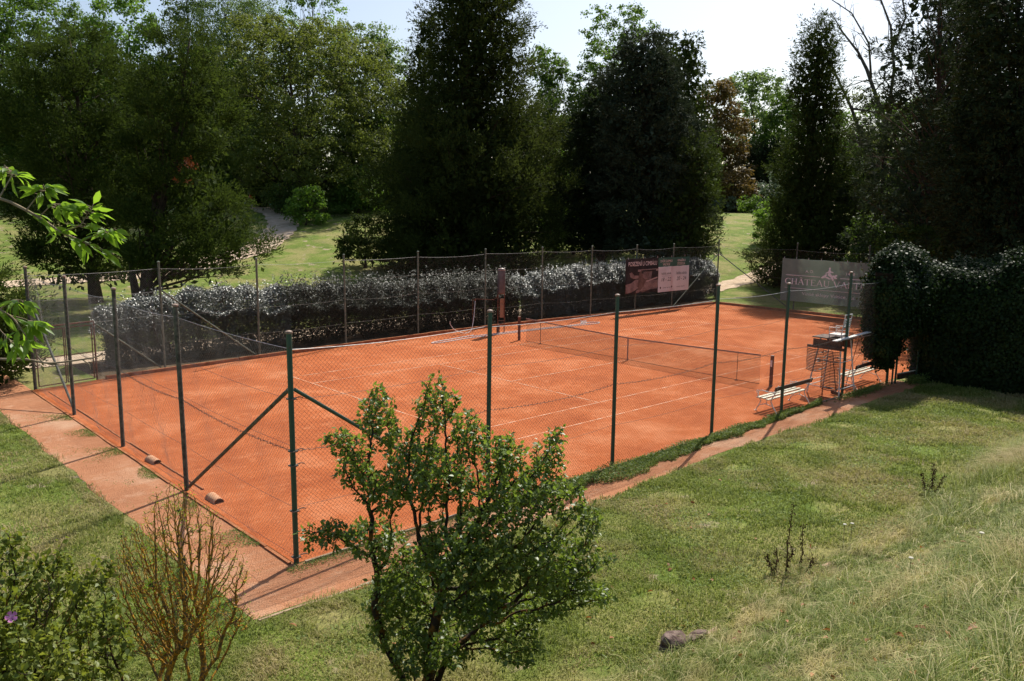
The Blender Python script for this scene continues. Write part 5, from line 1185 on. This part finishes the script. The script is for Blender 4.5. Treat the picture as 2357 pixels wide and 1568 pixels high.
# ------------------------------------------------------------------ grass
def blades(name, X, Y, Z, H, Wd, lean, mat, label, cat, ang=None, tv=None):
    n = len(X); P = np.stack([X, Y, Z - .01], 1); a = rng.uniform(0, 2 * PI, n) if ang is None else ang; d = np.stack([np.cos(a), np.sin(a), np.zeros(n)], 1); sd = np.stack([-np.sin(a), np.cos(a), np.zeros(n)], 1)
    l = (lean * rng.uniform(.2, 1.3, n))[:, None]; H = H[:, None]; Wd = np.broadcast_to(Wd, n)[:, None]; upv = np.array([[0, 0, 1.]])
    V = np.stack([P - sd * Wd / 2, P + sd * Wd / 2, P + d * H * l * .35 + upv * H * .6 + sd * Wd * .35, P + d * H * l * .35 + upv * H * .6 - sd * Wd * .35, P + d * H * l + upv * H * (1 - .35 * l)], 1)
    b = (np.arange(n) * 5)[:, None]; F = np.concatenate([b + np.array([[0, 1, 2, 3]]), b + np.array([[3, 2, 4, 4]])])
    # triangles need their own polygons
    F4 = (b + np.array([[0, 1, 2, 3]])); F3 = (b + np.array([[3, 2, 4]]))
    me = bpy.data.meshes.new(name); me.vertices.add(n * 5); me.vertices.foreach_set('co', V.astype(np.float32).ravel())
    me.loops.add(n * 7); me.loops.foreach_set('vertex_index', np.concatenate([F4.ravel(), F3.ravel()]).astype(np.int32)); me.polygons.add(n * 2)
    me.polygons.foreach_set('loop_start', np.concatenate([np.arange(n) * 4, n * 4 + np.arange(n) * 3]).astype(np.int32)); me.polygons.foreach_set('loop_total', np.concatenate([np.full(n, 4), np.full(n, 3)]).astype(np.int32)); me.update(calc_edges=True)
    at_ = me.attributes.new('var', 'FLOAT', 'POINT'); v = np.clip(.5 + .45 * noise2(X, Y, .9, 3), 0, 1) if tv is None else tv; at_.data.foreach_set('value', np.repeat(v, 5).astype(np.float32))
    me.materials.append(M[mat]); o = bpy.data.objects.new(name, me); COL.objects.link(o); tag(o, label, cat, kind='stuff'); return o
def scatter(x0, x1, y0, y1, dens, near=None):
    n = int((x1 - x0) * (y1 - y0) * dens); return rng.uniform(x0, x1, n), rng.uniform(y0, y1, n)
def inview(X, Y, Z, m=.06):
    q = np.stack([X, Y, Z], 1) - CP; f = q @ FV; u = (q @ RV) / f * FP / 1178.5; v = (q @ UV) / f * FP / 784; return (f > .5) & (abs(u) < 1 + m) & (v > -1 - m * 2.5) & (v < 1)
def soil(X, Y): return noise2(X, Y, 1.3, 8) > .62
# near lawn (short) between footpath and bank, and left lawn
GX = []; GY = []
for (x0, x1, y0, y1, dn) in ((-24, -14, -14.9, -10.1, 1900), (-14, -6, -14.9, -9.9, 1300), (-6, 5.3, -14.9, -9.6, 900), (-27, -20.9, -14, -4, 1300), (-27, -20.9, -4, 12, 600), (-20.9, 4, -10.5, -9.7, 900), (-21.1, -20.5, -10.2, 9, 900)):
    a, b = scatter(x0, x1, y0, y1, dn); GX.append(a); GY.append(b)
GX = np.concatenate(GX); GY = np.concatenate(GY); k = inview(GX, GY, terrain(GX, GY)) & (rng.random(len(GX)) > .8 * soil(GX, GY)) & ~((GY > -10.03 + .12 * noise2(GX, GY, 2.3, 4) + .06 * noise2(GX, GY, 9, 1) + rng.normal(size=len(GX)) * .07 + .18 * sstep(-14, -9, GX)) & (GX > -20.83 + .10 * noise2(GX, GY, 2.1, 6) + .07 * noise2(GX, GY, 8, 2) + rng.normal(size=len(GX)) * .07)); GX = GX[k]; GY = GY[k]
dist = np.hypot(GX - CP[0], GY - CP[1]); Hh = (.045 + .03 * (noise2(GX, GY, 1.7, 5) > 0)) * rng.uniform(.5, 1.5, len(GX)) * (1 + dist / 60)
blades('short_grass', GX, GY, terrain(GX, GY), Hh, .007 + dist * .00045, .9, 'grass', 'short mown grass of the lawn around the footpath', 'grass')
# broad leaved clumps in the lawn
n = 46000; X = rng.uniform(-27, 5, n); Y = rng.uniform(-14.8, -9.9, n); X2 = rng.uniform(-27, -20.9, 14000); Y2 = rng.uniform(-12, 10, 14000); X = np.concatenate([X, X2]); Y = np.concatenate([Y, Y2])
k = (noise2(X, Y, 1.1, 12) > .1) & inview(X, Y, terrain(X, Y)) & ~((Y > -10.15) & (X > -20.9)); X = X[k]; Y = Y[k]; n = len(X)
P = np.stack([X, Y, terrain(X, Y) + rng.uniform(.0, .05, n)], 1); V, F = leaves(P, unit(rnd_unit(n) * np.array([1, 1, .4]) + np.array([0, 0, .25])), unit(rng.normal(size=(n, 3)) * .4 + np.array([0, 0, 1])), .05 * rng.uniform(.6, 1.5, n), .022, .1)
tag(mesh('clover', V, F, M['weed'], attr=rng.random(n * 4)), 'low broad leaved weeds spread through the lawn', 'weeds', kind='stuff')
# weedy strip between near fence and footpath, weeds along kerbs
def weeds(name, X, Y, hmax, size, label):
    n = len(X); Z = terrain(X, Y); P = np.stack([X, Y, Z + rng.random(n) ** 1.6 * hmax], 1); V, F = leaves(P, unit(rnd_unit(n) * np.array([1, 1, .5]) + np.array([0, 0, .3])), unit(rng.normal(size=(n, 3)) * .5 + np.array([0, 0, 1])), size * rng.uniform(.6, 1.5, n), size * .4, .1)
    tag(mesh(name, V, F, M['weed'], attr=rng.random(n * 4)), label, 'weeds', kind='stuff')
n = 30000; X = rng.uniform(-15.5, -1, n); w_ = np.interp(X, [-15.5, -14, -11, -7, -4, -1], [.25, .65, .62, .45, .25, .12]) * (1 + .35 * noise2(X, X, 1.7, 2)); Y = -8.72 - rng.random(n) ** 1.1 * w_; hm = .15 * np.clip(noise2(X, Y, 1.4, 7) * .5 + .7, .2, 1.2)
weeds('weeds', X, Y, hm, .06, 'thick green weeds between the near fence and the footpath')
n = 16000; Y = rng.uniform(-8.6, 6, n); X = -19.45 - rng.exponential(.22, n); k = noise2(X, Y, 1.2, 9) > -.05; X2 = rng.uniform(-19.6, -15, 3000); Y2 = -8.75 - rng.exponential(.12, 3000)
weeds('weeds', np.concatenate([X[k], X2]), np.concatenate([Y[k], Y2]), .05, .035, 'thin creeping weeds along the edging of the left footpath')
n = 1800; X = rng.normal(1.6, .9, n); Y = -8.95 + rng.normal(size=n) * .12; weeds('weeds', X, Y, .14, .07, 'pale weeds along the kerb below the second bench')
n = 1400; X = rng.normal(4.9, .35, n); Y = -9.45 + rng.normal(size=n) * .16; weeds('weeds', X, Y, .25, .08, 'sunlit ivy sprouts at the foot of the ivy gateway')
# bank: long grass growing in tufts
nt_ = 15000; X = CP[0] + rng.uniform(1.5, 34, nt_); Y = -14.65 - rng.random(nt_) ** .8 * 6.7
d0 = np.hypot(X - CP[0], Y - CP[1]); k = (rng.random(nt_) < np.clip(11 / d0, .35, 1)) & inview(X, Y, terrain(X, Y) + .1, .15) & (d0 > 1.5); TX = X[k]; TY = Y[k]; nt_ = len(TX)
per = 34; TL = rng.uniform(0, 2 * PI, nt_) * .5 + 3.6; TH = rng.uniform(.55, 1.35, nt_)
X = (TX[:, None] + rng.normal(size=(nt_, per)) * .055).ravel(); Y = (TY[:, None] + rng.normal(size=(nt_, per)) * .055).ravel(); BA = (TL[:, None] + rng.normal(size=(nt_, per)) * 1.0).ravel()
Z = terrain(X, Y); d0 = np.hypot(X - CP[0], Y - CP[1])
Hh = (.13 + .15 * np.clip(.5 + noise2(X, Y, .7, 6), 0, 1.4)) * np.repeat(TH, per) * rng.uniform(.4, 1.4, len(X))
blades('bank_grass', X, Y, Z, Hh, .0035 + d0 * .00038, 1.7, 'tallgrass', 'long half dry grass on the near bank', 'grass', ang=BA, tv=np.repeat(rng.random(nt_), per))
print('bank blades', len(X))
# lush tall tuft at the right
c = hit(2352, 1080); n = 16000; X = c[0] + rng.normal(size=n) * 1.5 + .6; Y = c[1] + rng.normal(size=n) * .5 - .1; print('tuft', c)
blades('tall_tuft', X, Y, terrain(X, Y), rng.uniform(.15, .75, n) ** 1.3, .009, 1.3, 'grass', 'lush tall grass tuft at the right edge of the bank', 'grass')
# fallen leaves
n = 150; X = np.concatenate([rng.uniform(-24, -12, n), rng.uniform(-23, -10, 40)]); Y = np.concatenate([rng.uniform(-20, -15, n), rng.uniform(-14.5, -10.5, 40)]); n = len(X); P = np.stack([X, Y, terrain(X, Y) + .03 + .07 * (Y < -14.6)], 1)
V, F = leaves(P, unit(rnd_unit(n) * np.array([1, 1, .3])), unit(rng.normal(size=(n, 3)) * .5 + np.array([0, 0, 1])), .095 * rng.uniform(.6, 1.4, n), .06, .3, six=True)
tag(mesh('fallen_leaves', V, F, M['deadleaf'], attr=rng.random(n * 7)), 'curled brown fallen leaves scattered over the bank', 'leaves', kind='stuff')
# stones of the old edging at the toe of the bank
def rock(name, label, c, r, seed, parent=None):
    rr = np.random.default_rng(seed); V = []; F = []; nu, nv_ = 14, 9
    for j in range(nv_ + 1):
        for i in range(nu):
            th = 2 * PI * i / nu; ph = PI * j / nv_; d = np.array([math.sin(ph) * math.cos(th), math.sin(ph) * math.sin(th), math.cos(ph)])
            s = 1 + .16 * math.sin(3 * d[0] + seed) + .14 * math.sin(4 * d[1] + 2 * seed) + .1 * math.sin(7 * d[2] + seed) + rr.normal() * .03
            V.append(np.array(c) + d * np.array(r) * s)
    for j in range(nv_):
        for i in range(nu): F.append((j * nu + i, (j + 1) * nu + i, (j + 1) * nu + (i + 1) % nu, j * nu + (i + 1) % nu))
    o = mesh(name, V, F, M['rock'], smooth=False); tag(o, label, 'rock'); return o
g_ = lambda u, v: gnd(u, v)
q = g_(1558, 1492); rock('boulder', 'dark reddish boulder at the toe of the bank', (q[0], q[1], .07), (.26, .17, .15), 3)
q = g_(1600, 1480); rock('boulder', 'narrow broken stone leaning beside the reddish boulder', (q[0], q[1], .08), (.22, .09, .09), 5)
m = MB()
for i, x in enumerate(np.arange(-18.2, -8, .62)):
    if i not in (2, 3, 5, 8, 9, 12): continue
    m.beam((x, -14.78 + rng.normal() * .03, -.03 + rng.normal() * .012), (x + .5, -14.78 + rng.normal() * .04, -.02 + rng.normal() * .015), .10, .13)
tag(m.build('stone_edging', M['concrete']), 'broken row of pale edging stones along the toe of the bank', 'edging')
# dead stalks
def stalks(name, label, u, v, hs, mat='deadstalk'):
    c = hit(u, v); t = thing(name, label, 'plant', tuple(c)); sg = []; LP = []
    for (du, hh, lx) in hs:
        b = c + RH * du * .0075; p = np.array([b[0], b[1], c[2] - .03]); nseg = 14
        for j in range(nseg):
            q = p + np.array([rng.normal() * .012, rng.normal() * .012, hh / nseg]) + RH * lx * hh / nseg; sg.append((p, q, .012 * (1 - j / nseg * .6), .012 * (1 - (j + 1) / nseg * .6)))
            if j > 2:
                for _ in range(8): LP.append(q + rng.normal(size=3) * .018)
            p = q
    V, F = segs([a for a, b, c_, d in sg], [b for a, b, c_, d in sg], [c_ for a, b, c_, d in sg], [d for a, b, c_, d in sg], 5); mesh('stems', V, F, M[mat], t)
    P = np.array(LP); n = len(P); V, F = leaves(P, unit(rnd_unit(n) + np.array([0, 0, -.6])), rnd_unit(n), .055 * rng.uniform(.5, 1.4, n), .018, .2); mesh('withered_leaves', V, F, M[mat], t, attr=rng.random(n * 4))
stalks('dead_plant', 'dark withered weed stalks standing at the toe of the bank', 1807, 1322, [(0, 1.3, .01), (30, .9, .04), (-20, .45, .02), (44, .35, .35), (-28, .4, -.2), (5, .6, -.05)])
stalks('dead_plant', 'small dry twiggy weed farther along the bank', 2135, 1140, [(0, .75, .03), (8, .6, .2), (-8, .55, -.25), (14, .5, .4)])
for i, (u, v, lab) in enumerate([(1940, 1206, 'white yarrow head on a tall stem, left of a close pair'), (1957, 1204, 'white yarrow head on a tall stem, right of a close pair'), (2092, 1283, 'single white yarrow head in the long grass of the bank'), (2254, 1226, 'small white yarrow head near the right edge of the bank')]):
    c = hit(u, v + 50); hh = (50 / FP) * float((c - CP) @ FH) * 1.05; t = thing('yarrow', lab, 'flower', (c[0], c[1], c[2]), group='yarrow flowers at the bank')
    MB().tube([(c[0], c[1], c[2]), (c[0] + .01, c[1], c[2] + hh)], .004, 5).build('stem', M['deadstalk'], t)
    MB().lathe([(.01, 0), (.035, .010), (.03, .018), (.012, .024)], (c[0] + .01, c[1], c[2] + hh), 10).build('flower_head', M['yarrow'], t)

# ------------------------------------------------------------------ cyclists on the path
def skinned(name, pts, edges, radii, mat, parent, sub=1):
    me = bpy.data.meshes.new(name); me.from_pydata([tuple(p) for p in pts], edges, []); o = bpy.data.objects.new(name, me); COL.objects.link(o)
    sk = o.modifiers.new('s', 'SKIN'); me.skin_vertices[0].data
    for i, r in enumerate(radii): me.skin_vertices[0].data[i].radius = (r, r) if np.isscalar(r) else r
    me.skin_vertices[0].data[0].use_root = True
    s = o.modifiers.new('d', 'SUBSURF'); s.levels = sub; s.render_levels = sub
    dg = bpy.context.evaluated_depsgraph_get(); m2 = bpy.data.meshes.new_from_object(o.evaluated_get(dg)); bpy.data.objects.remove(o)
    m2.materials.clear(); m2.materials.append(mat); m2.polygons.foreach_set('use_smooth', np.ones(len(m2.polygons), bool)); o = bpy.data.objects.new(name, m2); COL.objects.link(o); o.parent = parent; return o
def cyclist(label, loc, rz, sc, shirt, shorts, astride=False):
    t = thing('person', label, 'person', loc, rz); t.scale = (sc,) * 3
    # local: +x forward, leaning over the handlebar
    J_ = [(0, 0, .95), (.06, 0, 1.15), (.16, 0, 1.38), (.22, 0, 1.50), (.30, 0, 1.62), (.33, 0, 1.72),          # pelvis..head
          (.15, .17, 1.40), (.34, .19, 1.22), (.52, .18, 1.08), (.58, .17, 1.05), (.15, -.17, 1.40), (.34, -.20, 1.20), (.52, -.2, 1.06), (.58, -.2, 1.04),
          (0, .10, .88), (.10, .12, .50), (.0, .13, .10), (.12, .14, .04), (0, -.10, .88), (-.05, -.12, .48), (-.12, -.13, .09), (.0, -.14, .04)]
    E_ = [(0, 1), (1, 2), (2, 3), (3, 4), (4, 5), (2, 6), (6, 7), (7, 8), (8, 9), (2, 10), (10, 11), (11, 12), (12, 13), (0, 14), (14, 15), (15, 16), (16, 17), (0, 18), (18, 19), (19, 20), (20, 21)]
    R_ = [.13, .12, .13, .055, .095, .085, .06, .042, .032, .035, .06, .042, .032, .035, .09, .062, .042, .035, .09, .062, .042, .035]
    skinned('body', J_, E_, R_, M['skin'], t)
    skinned('shirt', [J_[0], J_[1], J_[2], (.2, 0, 1.45), J_[6], (.25, .18, 1.30), J_[10], (.25, -.185, 1.30)], [(0, 1), (1, 2), (2, 3), (2, 4), (4, 5), (2, 6), (6, 7)], [.15, .145, .155, .08, .085, .065, .085, .065], M[shirt], t)
    skinned('shorts', [(0, 0, .97), J_[14], (.07, .115, .60), J_[18], (-.03, -.115, .58)], [(0, 1), (1, 2), (0, 3), (3, 4)], [.155, .11, .085, .11, .085], M[shorts], t)
    m = MB(); m.lathe([(.10, 0), (.115, .03), (.10, .09), (.05, .13), (.01, .14)], (.31, 0, 1.70), 12); m.build('helmet', M['darkcloth'], t, local=True)
def bicycle(label, loc, rz, sc):
    t = thing('bicycle', label, 'bicycle', loc, rz); t.scale = (sc,) * 3
    for x in (.52, -.52):
        R0 = .34; Q = [(x + R0 * math.cos(a), 0, R0 + R0 * math.sin(a)) for a in np.linspace(0, 2 * PI, 25)]; w = MB().tube(Q, .022, 6, False).build('wheel', M['rubber'], t, local=True)
        r_ = MB()
        for k in range(10): a = 2 * PI * k / 10; r_.tube([(x, 0, R0), (x + .32 * math.cos(a), 0, R0 + .32 * math.sin(a))], .004, 3)
        Q = [(x + .315 * math.cos(a), 0, R0 + .315 * math.sin(a)) for a in np.linspace(0, 2 * PI, 25)]; r_.tube(Q, .010, 5, False); o = r_.build('rim', M['chrome'], None); o.parent = w
    m = MB(); bb_ = (-.08, 0, .30); st_ = (-.2, 0, .82); hd = (.36, 0, .80); m.tube([bb_, st_], .018, 6); m.tube([st_, (.34, 0, .78)], .018, 6); m.tube([bb_, (.38, 0, .68)], .022, 6); m.tube([bb_, (-.52, 0, .34)], .012, 6); m.tube([st_, (-.52, 0, .34)], .011, 6); m.build('frame', M['white'], t, local=True)
    m = MB(); m.tube([(.33, 0, .92), (.40, 0, .62), (.52, 0, .34)], .018, 6); m.build('fork', M['chrome'], t, local=True)
    m = MB(); m.tube([(.33, 0, .92), (.36, 0, 1.0)], .014, 6); m.tube([(.34, -.28, 1.0), (.38, 0, 1.0), (.34, .28, 1.0)], .013, 6); m.build('handlebar', M['rubber'], t, local=True)
    m = MB(); m.tube([(-.2, 0, .82), (-.22, 0, .92)], .013, 6); m.lathe([(.03, 0), (.075, .015), (.07, .04), (.03, .05)], (-.23, 0, .92), 10); m.build('saddle', M['rubber'], t, local=True)
vd = math.atan2(-RH[1], -RH[0])    # facing left in the picture
p = at(581, 484, 97); z = float(terrain(p[0], p[1])) + .06
cyclist('person in an orange shirt bending over a white framed bicycle on the path', (p[0], p[1], z), vd, 1.0, 'orange', 'darkcloth')
q = p + RH * -.35 - FH * .4; bicycle('white framed bicycle pushed by the person in orange', (q[0], q[1], float(terrain(q[0], q[1])) + .06), vd, 1.0)
p = at(624, 487, 95); z = float(terrain(p[0], p[1])) + .06; fw = math.atan2(-FH[1], -FH[0])
cyclist('smaller person in red and green standing over a bicycle in the shade', (p[0], p[1], z), fw + .3, .78, 'redcloth', 'teal')
bicycle('small bicycle under the person in red and green', (p[0] - FH[0] * .2, p[1] - FH[1] * .2, z), fw + .3, .72)

# ------------------------------------------------------------------ camera, sun, sky
cam = bpy.data.cameras.new('camera'); co = bpy.data.objects.new('camera', cam); COL.objects.link(co); S.camera = co
cam.sensor_width = 36; cam.sensor_fit = 'HORIZONTAL'; cam.lens = 3230.97 * 36 / 4000; cam.clip_start = .05; cam.clip_end = 4000
co.matrix_world = Matrix(((RV[0], UV[0], -FV[0], CP[0]), (RV[1], UV[1], -FV[1], CP[1]), (RV[2], UV[2], -FV[2], CP[2]), (0, 0, 0, 1)))
SAZ = math.radians(21.5); SEL = math.radians(49.5)
sd = Vector((math.cos(SAZ) * math.cos(SEL), math.sin(SAZ) * math.cos(SEL), math.sin(SEL)))
sl = bpy.data.lights.new('sun', 'SUN'); sl.energy = 5.0; sl.angle = math.radians(.53); sl.color = (1.0, .95, .86)
so = bpy.data.objects.new('sun', sl); COL.objects.link(so); so.rotation_euler = sd.to_track_quat('Z', 'Y').to_euler(); so.location = (0, 0, 60)
w = bpy.data.worlds.new('World'); S.world = w; w.use_nodes = True; nt = w.node_tree; bg = nt.nodes['Background']
sky = nt.nodes.new('ShaderNodeTexSky'); sky.sky_type = 'NISHITA'; sky.sun_disc = False; sky.sun_elevation = SEL
sky.sun_rotation = math.radians(90) - SAZ          # Blender measures it clockwise from +Y
sky.air_density = 1.0; sky.dust_density = 2.5; sky.ozone_density = 1.0; sky.altitude = 150
nt.links.new(sky.outputs[0], bg.inputs[0]); bg.inputs[1].default_value = .11
S.view_settings.view_transform = 'Standard'; S.view_settings.look = 'None'; S.view_settings.gamma = 1; S.view_settings.exposure = 0.4; S.view_settings.use_curve_mapping = False
S.cycles.max_bounces = 8; S.cycles.diffuse_bounces = 3; S.cycles.transmission_bounces = 4; S.cycles.glossy_bounces = 2; S.cycles.caustics_reflective = False; S.cycles.caustics_refractive = False
S.cycles.sample_clamp_indirect = 4.0

print('crown faces', TOT)
